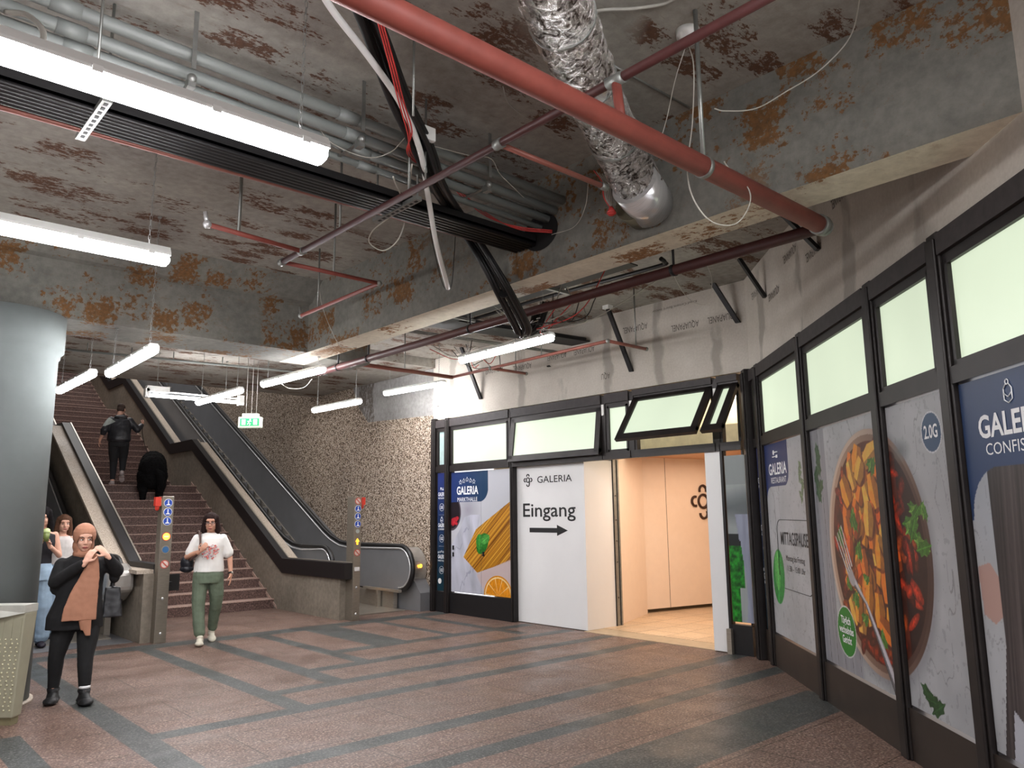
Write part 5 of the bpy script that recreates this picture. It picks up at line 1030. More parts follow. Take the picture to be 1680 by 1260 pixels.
def hand(f, w, d, pn, sc=1.0, curl=.6, thumb=1):
    """w wrist, d direction to fingers, pn direction the palm faces; five separate fingers curling to the palm"""
    w, d, pn = Vector(w), Vector(d).normalized(), Vector(pn).normalized(); pn = (pn-d*pn.dot(d)).normalized(); s_ = d.cross(pn)*thumb
    R_ = Matrix((s_, pn, d)).transposed()
    f.ball(w+d*.045*sc, (.038*sc, .016*sc, .05*sc), 12, 0, R_); f.cap(w-d*.03, w+d*.02*sc, .024*sc, .024*sc, 10)
    for i, L in enumerate((.066, .074, .070, .056)):
        o = w+d*.078*sc+s_*(.029-.0195*i)*sc; q = o; dd = d.copy(); pts = [o-d*.02*sc, o]
        for k, fr_ in enumerate((.45, .32, .23)): dd = (dd+pn*curl*(.35+.45*k)).normalized(); q = q+dd*L*fr_*sc; pts.append(q)
        f.chain(pts, [.0095*sc, .0092*sc, .0085*sc, .0078*sc, .007*sc], 8)
    t0 = w+d*.022*sc+s_*.026*sc; t1 = t0+(s_*.75+d*.55+pn*.35).normalized()*.036*sc; t2 = t1+(d*.85+pn*.5+s_*.12).normalized()*.030*sc; t3 = t2+(d*.8+pn*.6-s_*.2).normalized()*.022*sc
    f.chain([t0, t1, t2, t3], [.013*sc, .0115*sc, .0098*sc, .008*sc], 8)
def head(f, c, R, s=1.0):
    """c: head centre (eye level); local face towards -Y through rotation R"""
    def P(x, y, z): return Vector(c)+R @ Vector((x, y, z))*s
    f.ball(P(0, .012, .035), (.074*s, .094*s, .088*s), 20, 0, R); f.ball(P(0, -.022, -.035), (.060*s, .066*s, .078*s), 18, 0, R)
    f.ball(P(0, -.052, -.092), (.028*s, .028*s, .022*s), 12, 0, R); f.ball(P(0, -.070, .035), (.056*s, .018*s, .03*s), 12, 0, R)
    for q in (-1, 1):
        f.ball(P(q*.036, -.062, -.028), (.024*s, .02*s, .022*s), 12, 0, R); f.ball(P(q*.075, .010, -.012), (.011*s, .02*s, .032*s), 10, 0, R); f.ball(P(q*.028, .0, -.07), (.034*s, .05*s, .03*s), 10, 0, R)
    f.cap(P(0, -.084, .008), P(0, -.104, -.030), .0085*s, .0125*s, 10); f.ball(P(-.011, -.096, -.034), .0088*s, 8); f.ball(P(.011, -.096, -.034), .0088*s, 8)
    f.ball(P(0, -.082, -.064), (.024*s, .012*s, .012*s), 10, 0, R)
    f.cap(P(0, .03, -.06), P(0, .045, -.17), .052*s, .054*s, 14)
    return P
def face(par, T, P, R, s, iris, brow, lip=rgb(168, 92, 86), look=(0, 0), brow_tilt=0, frown=0):
    def put(mb): mb.v = [tuple(T @ Vector(v)) for v in mb.v]; return mb
    par = [c for c in par.children if c.name.startswith('body')][0]
    for q in (-1, 1):
        mb = MB(); e = P(q*.031, -.0815, .003); mb.ball(e, (.0145*s, .009*s, .0075*s), 12, 0, R); d = R @ Vector((look[0]*.004, 0, look[1]*.003)); mb.ball(e+d+R @ Vector((0, -.0062*s, 0)), (.0062*s, .0042*s, .0062*s), 10, 1, R); mb.ball(e+d+R @ Vector((0, -.0088*s, 0)), (.003*s, .003*s, .003*s), 8, 2, R)
        put(mb).build('eye', [mat('eye_white', rgb(232, 228, 222), .25), iris, M_PRINT], par)
        mb = MB(); mb.tube([P(q*.013, -.0925, .0235-frown*.004), P(q*.030, -.0925, .029+brow_tilt), P(q*.050, -.081, .0235)], [.0028*s, .0036*s, .0018*s], 6); put(mb).build('eyebrow', brow, par)
        mb = MB(); mb.tube([P(q*.0155, -.0885, .004), P(q*.031, -.092, .0115), P(q*.0475, -.082, .005)], [.0011*s, .0018*s, .0011*s], 6); put(mb).build('eyelid', brow, par)
    mb = MB(); mb.tube([P(-.024, -.088, -.0655-frown*.003), P(-.01, -.096, -.0615), P(0, -.0965, -.063), P(.01, -.096, -.0615), P(.024, -.088, -.0655-frown*.003)], [.002*s, .0048*s, .0045*s, .0048*s, .002*s], 8)
    mb.tube([P(-.020, -.089, -.069-frown*.002), P(0, -.0955, -.0715), P(.020, -.089, -.069-frown*.002)], [.002*s, .0062*s, .002*s], 8); put(mb).build('lips', mat('lips', lip, .45), par)
def TF(loc, rot): return Matrix.Translation(loc) @ Matrix.Rotation(rot, 4, 'Z')
def add(par, T, me, name, mats): me.transform(T); return link_mesh(name, me, mats, par)
def shoe(f, a, yaw, L=.26, h=.07, w_=.045, pitch=0):
    """a: ankle; toe points towards local -Y turned by yaw"""
    R = Matrix.Rotation(yaw, 3, 'Z') @ Matrix.Rotation(pitch, 3, 'X'); a = Vector(a)
    def q(x, y, z): return a+R @ Vector((x, y, z))
    f.ball(q(0, .02, -.055), (w_*.9, .06, .042), 12, 0, R); f.ball(q(0, -L*.55, -.062), (w_*1.05, .085, .032), 12, 0, R); f.cap(q(0, .0, -.03), q(0, -L*.45, -.058), w_*.85, w_*.72, 12); f.ball(q(0, -.02, -.0), (w_*.85, .05, .035), 12, 0, R)
    return q
def sole(f, q, L, w_):
    pts = [(.05, .055), (.0, .048), (-.12, .046), (-L*.75, .04)]
    f.hexa([q(-w_, .075, -.094), q(w_, .075, -.094), q(w_*1.05, -L*.80, -.094), q(-w_*1.05, -L*.80, -.094), q(-w_, .075, -.07), q(w_, .075, -.07), q(w_*1.05, -L*.80, -.073), q(-w_*1.05, -L*.80, -.073)][0:4][::-1] + [q(-w_, .075, -.07), q(w_, .075, -.07), q(w_*1.05, -L*.80, -.073), q(-w_*1.05, -L*.80, -.073)][::-1])
I3 = Matrix.Identity(3)
def toward_cam(x, y, off=0): return math.atan2(-x, y)*0 + math.atan2(x, -y)*0 + (math.atan2(-(-y), -x)+PI/2)*0 + off
def facing(x, y, off=0):  # rotation that turns local -Y towards the camera position
    return math.atan2(-y, -x)+PI/2+off
# ---- woman in headscarf
g = PZ(118, 1150, 0); px_, py_ = g[0], g[1]; H1 = thing('person', 'person in a tan headscarf and long black top walking, hands raised to the chin', 'person', (px_, py_, 0))
T = TF((0, 0, 0), facing(px_, py_)); T = Matrix.Translation((px_, py_, 0)) @ Matrix.Rotation(facing(px_, py_), 4, 'Z')
f = Fig(); Rh = Matrix.Rotation(.12, 3, 'Z') @ Matrix.Rotation(.10, 3, 'X'); hc = (.0, -.04, 1.425); P = head(f, hc, Rh, .98)
f.loft([(0, 0, .72, .15, .11), (0, 0, .80, .165, .12), (.0, 0, .98, .125, .095), (.0, -.0, 1.12, .15, .10), (.0, .0, 1.22, .165, .09), (.0, 0.0, 1.27, .07, .06)])
f.chain([(-.07, 0, .76), (-.145, .02, .42), (-.155, .06, .09)], [.088, .058, .038]); f.chain([(.07, 0, .76), (.075, -.09, .42), (.09, -.13, .09)], [.088, .058, .038])
eL, eR = Vector((-.205, -.05, 1.05)), Vector((.285, -.03, 1.13)); wL, wR = Vector((.02, -.215, 1.225)), Vector((.19, -.17, 1.275))
f.chain([(-.16, 0, 1.20), eL, wL], [.045, .038, .025]); f.chain([(.16, 0, 1.20), eR, wR], [.045, .038, .025])
hand(f, wL, Vector((.045, .01, .09)), (.5, .8, .2), .9, .5, -1); hand(f, wR, Vector((-.065, -.0, .075)), (-.5, .7, -.3), .9, .55, 1)
shoe(f, (-.155, .06, .095), -.1, .21); shoe(f, (.09, -.13, .095), .15, .21)
add(H1, T, fused(f, 'body', .0055, 4, None, None), 'body', SKIN[0])
face(H1, T, P, Rh, .98, mat('iris_brown', rgb(60, 38, 28), .2), mat('brow_dark', rgb(34, 26, 24), .7), look=(1, 0), frown=1)
BKC = mat('black_knit', rgb(17, 16, 18), .9, 0, .3, 30)
f = Fig(); f.loft([(-.03, .01, .63, .235, .17), (-.03, .0, .74, .225, .17), (-.01, 0, .90, .19, .145), (0, 0, 1.04, .18, .135), (.0, 0, 1.16, .20, .13), (.0, 0, 1.235, .175, .11), (.0, -.01, 1.285, .085, .08)])
f.chain([(-.165, 0, 1.20), eL, wL-(wL-eL).normalized()*.04], [.062, .062, .042]); f.chain([(.165, 0, 1.20), eR, wR-(wR-eR).normalized()*.04], [.062, .064, .044]); f.ball((.27, .01, 1.09), (.05, .06, .08), 12); f.ball((-.20, .0, 1.02), (.05, .06, .09), 12)
add(H1, T, fused(f, 'long_top', .008, 4, None, None, .006, 9), 'long_top', BKC)
f = Fig(); f.loft([(0, 0, .66, .19, .14), (0, 0, .78, .18, .13)]); f.chain([(-.085, 0, .74), (-.125, .01, .55), (-.15, .02, .40), (-.152, .05, .24), (-.155, .06, .10)], [.105, .09, .068, .058, .045]); f.chain([(.085, 0, .74), (.085, -.05, .55), (.08, -.09, .40), (.085, -.12, .24), (.09, -.13, .10)], [.105, .09, .068, .058, .045])
add(H1, T, fused(f, 'leggings', .008, 3, None, None, .003, 14), 'leggings', mat('black_leggings', rgb(20, 20, 22), .85, 0, .2, 20))
TN = rgb(164, 116, 92); HJ = mat('tan_scarf', TN, .8, 0, .08, 14, .15)
f = Fig(); c0 = P(0, .012, .03)
f.ball(P(0, .025, .035), (.098, .110, .112), 20, 0, Rh); f.ball(P(0, .04, -.06), (.092, .088, .10), 18, 0, Rh); f.ball(P(0, .0, -.135), (.088, .085, .05), 16, 0, Rh); f.loft([(0, -.01, 1.235, .085, .085), (0, -.01, 1.28, .08, .08), (.0, -.01, 1.33, .075, .072)])
def cut_face(me, c_, R, rx, rz, dz=-.01, back=-.02):
    bm = bmesh.new(); bm.from_mesh(me); Ri = R.transposed(); kill = []
    for v in bm.verts:
        q = Ri @ (v.co-Vector(c_))
        if q.y < back and (q.x/rx)**2+((q.z-dz)/rz)**2 < 1: kill.append(v)
    bmesh.ops.delete(bm, geom=kill, context='VERTS'); bm.to_mesh(me); bm.free(); return me
me = cut_face(fused(f, 'headscarf', .005, 3, None, None, .0025, 16), P(0, 0, 0), Rh, .062, .082, -.022)
hs = add(H1, T, me, 'headscarf', HJ); so = hs.modifiers.new('s', 'SOLIDIFY'); so.thickness = .006
f = Fig(); nz = 16
secs = [(.085, -.165, 1.30, .03, .02), (.08, -.175, 1.20, .055, .022), (.06, -.18, 1.08, .085, .02), (.03, -.19, .95, .115, .02), (.01, -.195, .82, .135, .018), (.005, -.195, .715, .14, .016)][::-1]
f.loft(secs, 28); me = fused(f, 'scarf_drape', .006, 2, None, None, .005, 11); add(H1, T, me, 'scarf_drape', HJ)
f = Fig(); f.loft([(.085, -.19, .58, .022, .01), (.055, -.19, .70, .05, .016), (.06, -.19, .73, .05, .016)]); f.loft([(.04, -.185, .63, .018, .01), (.03, -.19, .72, .03, .016)]); add(H1, T, fused(f, 'scarf_end', .006, 1, None, None), 'scarf_end', HJ)
for a, yw in (((-.155, .06, .095), -.1), ((.09, -.13, .095), .15)):
    f = Fig(); q = shoe(f, a, yw, .26, w_=.056); f.ball(q(0, .01, .01), (.055, .065, .035), 12); f.ball(q(0, -.075, -.072), (.062, .15, .024), 12); f.ball(q(0, .025, -.072), (.06, .08, .026), 12); add(H1, T, fused(f, 'shoe', .006, 1, None, None), 'shoe', mat('black_trainer', rgb(24, 24, 26), .6))
    mb = MB(); c_ = q(0, .0, .045); mb.tube([c_-Vector((0, 0, .015)), c_+Vector((0, 0, .008))], .048, 12); mb.v = [tuple(T @ Vector(v)) for v in mb.v]; mb.build('sock', M_WPRINT, H1)
f = Fig(); f.hexa([(.19, .03, .70), (.36, .03, .70), (.36, .15, .70), (.19, .15, .70), (.20, .05, .97), (.33, .05, .97), (.33, .13, .97), (.20, .13, .97)]); f.chain([(.26, .09, .97), (.27, .09, 1.1)], [.02, .02]); me = fused(f, 'bag', .008, 3, None, None, .004, 10); me.transform(T); o = props(link_mesh('shoulder_bag', me, mat('black_leather', rgb(22, 21, 24), .4)), 'black shoulder bag hanging at the side of the person in the tan headscarf', 'bag')
# ---- woman in white t-shirt
g = PZ(336, 1055, 0); px_, py_ = g[0], g[1]; H2 = thing('person', 'person with glasses, white flowered t-shirt and green trousers walking towards the camera', 'person', (px_, py_, 0))
T = Matrix.Translation((px_, py_, 0)) @ Matrix.Rotation(facing(px_, py_), 4, 'Z'); S2 = 1.0
f = Fig(); Rh = Matrix.Rotation(-.12, 3, 'Z') @ Matrix.Rotation(.08, 3, 'X'); P = head(f, (.0, -.05, 1.535), Rh, 1.0)
f.loft([(0, 0, .78, .15, .11), (0, 0, .88, .165, .115), (0, 0, 1.06, .13, .095), (.0, 0, 1.22, .165, .105), (.0, 0, 1.34, .175, .09), (.0, .0, 1.385, .075, .06)])
e1, w1_ = Vector((-.27, .02, 1.10)), Vector((-.12, -.17, 1.17)); e2, w2_ = Vector((.255, .03, 1.08)), Vector((.275, -.04, .86))
f.chain([(-.165, 0, 1.33), e1, w1_], [.048, .038, .026]); f.chain([(.165, 0, 1.33), e2, w2_], [.048, .037, .025])
hand(f, w1_, Vector((.05, -.03, .06)), (.5, .5, .5), .98, 1.15, 1); hand(f, w2_, Vector((0.0, -.02, -.1)), (-1, .1, 0), .98, .3, -1)
f.chain([(-.075, 0, .84), (-.085, -.06, .46), (-.06, -.16, .10)], [.088, .055, .038]); f.chain([(.075, 0, .84), (.10, .03, .47), (.075, .22, .14)], [.088, .055, .038])
shoe(f, (-.06, -.16, .10), -.05, .23); shoe(f, (.075, .22, .14), .1, .23, pitch=.35)
add(H2, T, fused(f, 'body', .0055, 4, None, None), 'body', SKIN[1]); HB = mat('hair_darkbrown', rgb(40, 27, 25), .8, 0, .3, 40, 0, .15)
face(H2, T, P, Rh, 1.0, mat('iris_brown', rgb(60, 38, 28), .2), HB, frown=1)
def hairpiece(par, T, P, R, m_, length, wid=.1, parts=(), bang=.05, cutr=(.056, .085), name='hair', dz=-.028):
    f = Fig(); f.ball(P(0, .02, .045), (.086, .104, .092), 18, 0, R)
    for q in (-1, 1): f.chain([P(q*.05, .01, .06), P(q*wid*.78, .01, -.02), P(q*wid*.85, .02, -.10), P(q*wid*.8, .03, -length)], [.05, .036, .04, .03])
    f.chain([P(0, .06, .03), P(0, .085, -.08), P(0, .09, -length)], [.08, .065, .05])
    for a_, b_, r_ in parts: f.chain([P(*a_), P(*b_)], [r_, r_*.8])
    me = cut_face(fused(f, name, .0055, 3, None, None, .003, 30), P(0, 0, 0), R, cutr[0], cutr[1], dz, -.012); return add(par, T, me, name, m_)
hairpiece(H2, T, P, Rh, HB, .13, .10)
mb = MB()
for q in (-1, 1): mb.tube([P(q*.031+.0235*math.cos(a), -.104, .0+.017*math.sin(a)) for a in [2*PI*k/16 for k in range(17)]], .0022, 6); mb.tube([P(q*.054, -.103, .006), P(q*.078, -.01, .004)], .0018, 5)
mb.tube([P(-.008, -.105, .004), P(.008, -.105, .004)], .002, 5); mb.v = [tuple(T @ Vector(v)) for v in mb.v]; mb.build('glasses', mat('glasses_frame', rgb(50, 40, 50), .3), H2)
f = Fig(); f.loft([(0, 0, .90, .188, .14), (0, 0, .98, .185, .135), (0, 0, 1.12, .172, .13), (0, 0, 1.24, .195, .135), (0, 0, 1.33, .19, .115), (0, .005, 1.385, .12, .085), (0, .005, 1.405, .085, .07)])
sl = Vector((-.225, .015, 1.15)); f.chain([(-.155, 0, 1.325), sl], [.064, .072]); sr_ = Vector((.225, .02, 1.14)); f.chain([(.155, 0, 1.325), sr_], [.064, .074])
me = fused(f, 'tshirt', .007, 3, None, None, .006, 8)
add(H2, T, me, 'tshirt', [mat('white_cotton', rgb(226, 224, 220), .8, 0, .03)])
mb = MB(); R0 = np.random.RandomState(9)
bv = None
def surf_y(x, z): return -.138-.004+.25*x*x
for k in range(70):
    a = R0.rand()*2*PI; r_ = .105*math.sqrt(R0.rand()); x = .0+r_*math.cos(a)*1.05; z = 1.165+r_*math.sin(a)*.95; s_ = .006+.010*R0.rand(); y = surf_y(x, z)-.006
    mb.ball((x, y, z), (s_, .004, s_*.8), 8, R0.randint(3))
mb.v = [tuple(T @ Vector(v)) for v in mb.v]; props(mb.build('flower_print', [mat('print_pink', rgb(222, 150, 140), .7), mat('print_rose', rgb(196, 104, 96), .7), mat('print_mauve', rgb(170, 140, 150), .7)], H2), 'pink flower print', None)
GR = mat('green_trousers', rgb(98, 110, 92), .85, 0, .15, 12)
f = Fig(); f.loft([(0, 0, .76, .19, .14), (0, 0, .86, .195, .14), (0, 0, .94, .175, .125)]); f.chain([(-.09, 0, .82), (-.10, -.04, .62), (-.10, -.07, .46), (-.085, -.13, .28), (-.07, -.15, .15)], [.106, .092, .078, .07, .068]); f.chain([(.09, 0, .82), (.11, .0, .62), (.11, .05, .46), (.095, .14, .28), (.085, .19, .18)], [.106, .092, .076, .068, .064])
add(H2, T, fused(f, 'trousers', .007, 3, None, None, .008, 9, 4), 'trousers', GR)
for a, yw, pt_ in (((-.06, -.16, .10), -.05, 0), ((.075, .22, .14), .1, .35)):
    f = Fig(); q = shoe(f, a, yw, .235, w_=.05, pitch=pt_); f.ball(q(0, -.06, -.078), (.054, .135, .018), 12); add(H2, T, fused(f, 'shoe', .006, 1, None, None), 'shoe', mat('pale_trainer', rgb(206, 200, 184), .65))
mb = MB(); d_ = (w2_-e2).normalized(); c_ = w2_-d_*.02; mb.tube([c_-d_*.012, c_+d_*.012], .030, 14); mb.ball(c_+Vector((.02, -.022, 0)), (.016, .012, .018), 10, 1); mb.v = [tuple(T @ Vector(v)) for v in mb.v]; mb.build('wristwatch', [M_PRINT, M_STEEL], H2)
BG = thing('shoulder_bag', 'dark bag on a brown strap over the shoulder of the person in the white t-shirt', 'bag', tuple(T @ Vector((-.26, .05, .95))))
f = Fig(); f.ball((-.27, .09, 1.02), (.085, .06, .10), 16); f.ball((-.27, .09, .94), (.09, .06, .05), 14); me = fused(f, 'pouch', .008, 2, None, None, .003, 10); add(BG, T, me, 'pouch', mat('navy_leather', rgb(26, 28, 36), .4))
mb = MB(); sp_ = smooth([(-.24, .10, 1.10), (-.20, .13, 1.30), (-.15, .04, 1.425), (-.125, -.10, 1.36), (-.12, -.165, 1.24), (-.13, -.17, 1.15), (-.24, .0, 1.05)], 6); mb.tube(sp_, .013, 8); mb.v = [tuple(T @ Vector(v)) for v in mb.v]; mb.build('strap', mat('brown_strap', rgb(84, 62, 56), .6), BG)
# ---- man on the stairs, seen from behind
mx, my, mz = 4.72, 17.62, Z1; H3 = thing('person', 'person in a black windbreaker seen from behind climbing the stairs with a leash in hand', 'person', (mx, my, mz))
T = Matrix.Translation((mx, my, mz)) @ Matrix.Rotation(facing(mx, my)+PI+.0, 4, 'Z')   # local -Y points away from the viewer, +X is then on the viewer's left
f = Fig(); Rh = Matrix.Rotation(-.25, 3, 'Z') @ Matrix.Rotation(.35, 3, 'X'); P = head(f, (.0, -.12, 1.60), Rh, 1.0)
f.loft([(0, 0, .82, .15, .11), (0, -.01, .92, .16, .115), (0, -.02, 1.08, .14, .10), (.0, -.04, 1.24, .175, .11), (.0, -.06, 1.38, .19, .10), (.0, -.07, 1.43, .075, .06)])
eb, wb = Vector((-.33, -.05, 1.18)), Vector((-.42, -.16, 1.30)); ea, wa = Vector((.29, .05, 1.12)), Vector((.36, -.02, .93))
f.chain([(-.18, -.05, 1.38), eb, wb], [.05, .04, .027]); f.chain([(.18, -.05, 1.38), ea, wa], [.05, .04, .027]); hand(f, wb, (-.3, -.4, .7), (.6, 0, -.3), 1, 1.1, 1); hand(f, wa, (.12, -.05, -1), (-1, 0, 0), 1, .5, 1)
f.chain([(.08, 0, .88), (.07, -.10, .50), (.07, .03, .10)], [.09, .06, .04]); f.chain([(-.08, 0, .88), (-.10, -.12, .55), (-.10, .06, .27)], [.09, .06, .04]); shoe(f, (.07, .03, .10), .1, .25); shoe(f, (-.10, .06, .27), -.1, .25, pitch=.9)
add(H3, T, fused(f, 'body', .007, 4, None, None), 'body', SKIN[0])
f = Fig(); f.ball(P(0, .03, .05), (.082, .10, .082), 16, 0, Rh); f.ball(P(0, .05, -.01), (.076, .07, .07), 14, 0, Rh); add(H3, T, cut_face(fused(f, 'hair', .006, 2, None, None), P(0, 0, 0), Rh, .07, .09, -.02, .03), 'hair', mat('short_brown_hair', rgb(70, 54, 46), .8))
JM = mat('black_windbreaker', rgb(40, 41, 46), .38, 0, .25, 10); f = Fig(); f.loft([(0, 0, .90, .20, .15), (0, 0, .95, .225, .17), (0, -.01, 1.10, .22, .165), (0, -.03, 1.25, .225, .155), (0, -.05, 1.37, .21, .13), (0, -.06, 1.44, .11, .09), (0, -.07, 1.49, .085, .08)]); f.ball((0, .02, 1.42), (.13, .07, .06), 14)
f.chain([(-.18, -.05, 1.36), eb, wb-(wb-eb)*.12], [.082, .072, .05]); f.chain([(.18, -.05, 1.36), ea+Vector((0, 0, .02)), ea+(wa-ea)*.2], [.082, .075, .06])
me = fused(f, 'jacket', .008, 3, None, None, .010, 7); JW = mat('jacket_pale_patch', rgb(168, 176, 170), .5)
me.materials.clear()
me.polygons.foreach_set('material_index', [1 if (p.center.y > -.02 and p.center.x > .02 and 1.22 < p.center.z < 1.41 and (p.center.z-1.22) > (.28-p.center.x)*.55 and p.center.z-1.22 < .02+.75*(p.center.x+.02)) else 0 for p in me.polygons])
me.transform(T); link_mesh('jacket', me, [JM, JW], H3)
f = Fig(); f.loft([(0, 0, .80, .17, .13), (0, 0, .94, .175, .13)]); f.chain([(.09, 0, .86), (.085, -.06, .66), (.075, -.09, .50), (.07, -.03, .28), (.07, .02, .13)], [.112, .098, .078, .064, .05]); f.chain([(-.09, 0, .86), (-.10, -.08, .70), (-.10, -.11, .55), (-.10, -.02, .40), (-.10, .04, .30)], [.112, .098, .078, .064, .05])
add(H3, T, fused(f, 'trousers', .008, 3, None, None, .004, 12), 'trousers', mat('black_joggers', rgb(28, 28, 31), .85))
for a, yw, pt_ in (((.07, .03, .10), .1, 0), ((-.10, .06, .27), -.1, .9)):
    f = Fig(); q = shoe(f, a, yw, .25, w_=.052, pitch=pt_); f.ball(q(0, -.06, -.078), (.056, .14, .02), 12); add(H3, T, fused(f, 'shoe', .007, 1, None, None), 'shoe', mat('grey_white_trainer', rgb(176, 166, 164), .6))
hand_w = T @ (wb+Vector((-.02, -.03, .06)))
# ---- dog
dx_, dy_, dz_ = 5.22, 16.93, 12*RI; DG = thing('dog', 'large shaggy black dog climbing the stairs, seen from behind', 'dog', (dx_, dy_, dz_))
f = Fig(); up_ = .24   # body tilted up the stairs; forward is +Y
DA = .30
def rot_(x, y): return (dx_+x*math.cos(DA)+y*math.sin(DA), dy_-x*math.sin(DA)+y*math.cos(DA))
def B_(x, y, z): return (*rot_(x, y), dz_+z+max(0, min(y+.05, 1.0))*up_)
R_ = Matrix.Rotation(-DA, 3, 'Z') @ Matrix.Rotation(math.atan(up_), 3, 'X')
f.ball(B_(0, .12, .60), (.275, .26, .29), 20, 0, R_); f.ball(B_(0, .40, .60), (.27, .30, .30), 20, 0, R_); f.ball(B_(0, .70, .58), (.27, .28, .31), 20, 0, R_); f.ball(B_(0, .05, .40), (.22, .18, .2), 16); f.ball(B_(0, .92, .62), (.16, .18, .18), 16, 0, R_)
f.chain([B_(0, .85, .60), B_(0, 1.08, .62)], [.15, .12]); f.ball(B_(0, 1.16, .62), (.125, .14, .115), 16); f.chain([B_(0, 1.24, .58), B_(0, 1.37, .53)], [.075, .055]); 
for s_ in (-1, 1):
    f.chain([B_(s_*.11, 1.12, .66), B_(s_*.16, 1.12, .54)], [.035, .045])
    zr = dz_
    hip, knee, hock, paw = (*rot_(s_*.15, .10), dz_+.52), (*rot_(s_*.165, .24), dz_+.34), (*rot_(s_*.155, .0), dz_+.19), (*rot_(s_*.15, .03), dz_+.05)
    f.chain([hip, knee, hock, paw], [.15, .12, .085, .06]); f.ball((paw[0], paw[1]+.05, dz_+.035), (.055, .08, .035), 12)
    sh, el, wr, fp = (*rot_(s_*.15, .76), Z1+.42), (*rot_(s_*.15, .73), Z1+.28), (*rot_(s_*.145, .76), Z1+.12), (*rot_(s_*.145, .78), Z1+.05)
    f.chain([sh, el, wr, fp], [.11, .075, .055, .05]); f.ball((fp[0], fp[1]+.05, Z1+.035), (.055, .075, .035), 12)
DF = mat('black_fur', rgb(13, 12, 13), .9, 0, .5, 60, .6, .15)
me = fused(f, 'body', .010, 3, None, None, .016, 16); o = link_mesh('body', me, DF, DG)
f = Fig(); f.chain([(dx_+.03, dy_-.08, dz_+.62), (dx_+.11, dy_-.17, dz_+.50), (dx_+.13, dy_-.18, dz_+.32), (dx_+.11, dy_-.14, dz_+.18)], [.06, .085, .08, .035]); me = fused(f, 'tail', .010, 2, None, None, .018, 16); link_mesh('tail', me, DF, DG)
nk = Vector(B_(0, .90, .80)); mb = MB(); mb.tube(smooth([hand_w, hand_w+Vector((.0, .0, -.25)), (hand_w+nk)/2+Vector((-.08, -.25, -.32)), nk+Vector((-.02, -.1, .0)), nk], 8), .009, 6)
props(mb.build('dog_leash', mat('leash_brown', rgb(52, 40, 34), .7)), 'long dark leash from the climbing person to the black dog', 'leash')
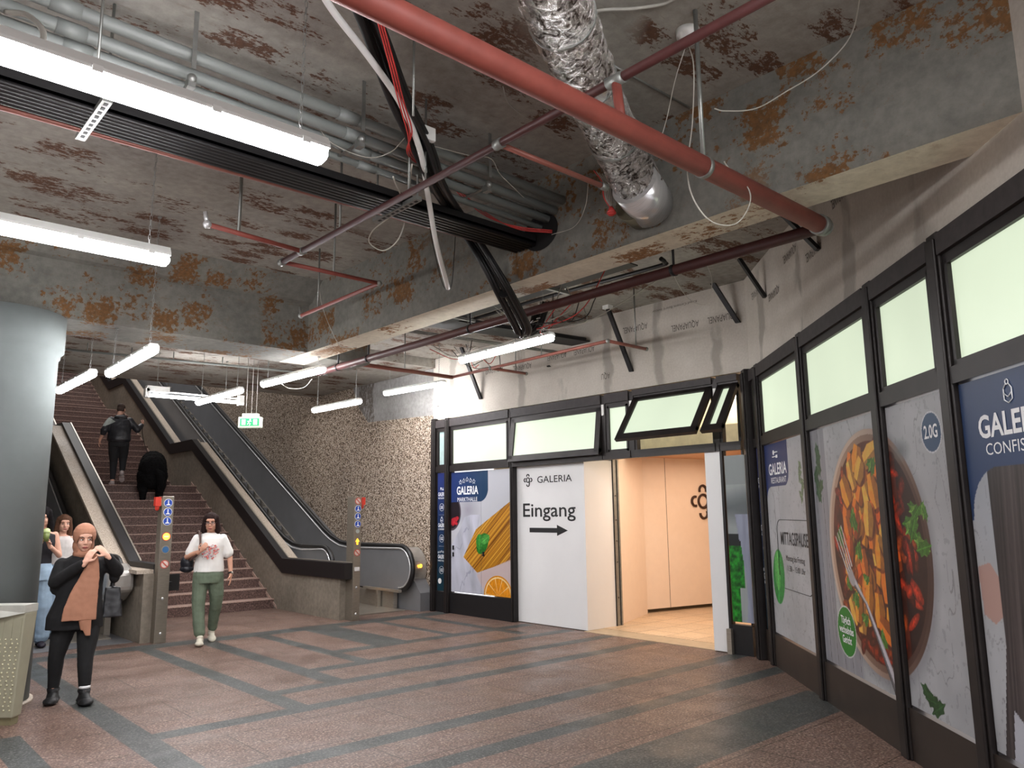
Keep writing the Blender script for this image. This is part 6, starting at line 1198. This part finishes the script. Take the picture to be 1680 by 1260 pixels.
# ---- two young women coming off the left escalator
def girl(p, y, H, label, top, jeans, hairm, hl, skin, cup=False, hidden=False):
    q = PY(p[0], p[1], y); x = q[0]; k = H/1.68; h = thing('person', label, 'person', (x, y, 0)); T = Matrix.Translation((x, y, 0)) @ Matrix.Rotation(facing(x, y, .1), 4, 'Z') @ Matrix.Scale(k, 4)
    f = Fig(); Rh = Matrix.Rotation(.1 if not cup else -.25, 3, 'Z') @ Matrix.Rotation(.05 if not cup else .25, 3, 'X'); P = head(f, (.0, -.04, 1.555), Rh, 1.0)
    f.loft([(0, 0, .80, .14, .10), (0, 0, .90, .155, .11), (0, 0, 1.08, .115, .085), (.0, 0, 1.24, .15, .095), (.0, 0, 1.36, .16, .08), (.0, .0, 1.40, .065, .055)])
    if cup: a1, b1, a2, b2 = Vector((-.21, -.02, 1.09)), Vector((-.02, -.22, 1.24)), Vector((.21, -.02, 1.09)), Vector((.075, -.21, 1.22))
    else: a1, b1, a2, b2 = Vector((-.22, .02, 1.08)), Vector((-.24, -.06, .86)), Vector((.22, .02, 1.08)), Vector((.24, -.06, .86))
    f.chain([(-.15, 0, 1.34), a1, b1], [.042, .034, .023]); f.chain([(.15, 0, 1.34), a2, b2], [.042, .034, .023])
    if cup: hand(f, b1, (.3, -.3, .8), (.6, -.5, 0), .92, .9, -1); hand(f, b2, (-.3, -.3, .8), (-.6, -.5, 0), .92, .9, 1)
    else: hand(f, b1, (0, -.1, -1), (1, 0, 0), .92, .4, 1); hand(f, b2, (0, -.1, -1), (-1, 0, 0), .92, .4, -1)
    f.chain([(-.075, 0, .86), (-.09, -.03, .48), (-.09, -.02, .10)], [.085, .055, .036]); f.chain([(.075, 0, .86), (.085, -.0, .48), (.09, .10, .10)], [.085, .055, .036]); shoe(f, (-.09, -.02, .10), 0, .21); shoe(f, (.09, .10, .10), .1, .21)
    add(h, T, fused(f, 'body', .006, 4, None, None), 'body', skin); face(h, T, P, Rh, 1.0, mat('iris_brown', rgb(60, 38, 28), .2), hairm, look=(0, -1 if cup else 0))
    hairpiece(h, T, P, Rh, hairm, hl, .098)
    f = Fig(); f.loft([(0, 0, 1.0, .14, .11), (0, 0, 1.10, .135, .105), (0, 0, 1.24, .168, .118), (0, 0, 1.34, .165, .10), (0, 0, 1.385, .10, .07)])
    if not cup: f.chain([(-.15, 0, 1.335), a1*.6+Vector((-.15, 0, 1.335))*.4], [.062, .06]); f.chain([(.15, 0, 1.335), a2*.6+Vector((.15, 0, 1.335))*.4], [.062, .06])
    add(h, T, fused(f, 'top', .007, 3, None, None, .003, 12), 'top', top)
    f = Fig(); f.loft([(0, 0, .80, .17, .13), (0, 0, .92, .17, .125), (0, 0, 1.02, .13, .10)]); f.chain([(-.085, 0, .84), (-.095, -.02, .5), (-.10, -.01, .14)], [.10, .092, .098]); f.chain([(.085, 0, .84), (.09, .0, .5), (.095, .08, .14)], [.10, .092, .098])
    add(h, T, fused(f, 'jeans', .008, 3, None, None, .007, 9), 'jeans', jeans)
    for a, yw in (((-.09, -.02, .10), 0), ((.09, .10, .10), .1)): f = Fig(); shoe(f, a, yw, .22, w_=.048); add(h, T, fused(f, 'shoe', .007, 1, None, None), 'shoe', mat('dark_shoe', rgb(40, 34, 46), .6))
    if cup:
        c_ = T @ Vector((.027, -.29, 1.345)); D = thing('drink_cup', 'clear cup of pale green drink held by the person with long black hair', 'cup', tuple(c_)); mb = MB(); mb.lathe((c_.x, c_.y, c_.z-.08), [(.028, 0), (.04, .11)], 20); mb.build('cup', mat('green_drink', rgb(120, 134, 76), .3), D); mb = MB(); mb.lathe((c_.x, c_.y, c_.z+.03), [(.042, 0), (.042, .012), (.036, .04), (.015, .055)], 20); mb.build('lid', mat('pale_green_foam', rgb(196, 214, 150), .4), D)
    return h
JN = mat('light_denim', rgb(150, 172, 192), .85, 0, .15, 8)
girl((71, 835), 11.55, 1.76, 'person with long black hair, dark top and light jeans half hidden by the column', mat('black_top', rgb(30, 28, 34), .8), JN, mat('hair_black', rgb(20, 16, 18), .8, 0, .3, 40, 0, .15), .34, SKIN[0], True)
girl((105, 855), 12.35, 1.66, 'person with long brown hair and white top behind the person in the tan headscarf', mat('white_top', rgb(214, 208, 204), .8), JN, mat('hair_brown', rgb(86, 60, 46), .8, 0, .25, 40, 0, .15), .30, SKIN[0])
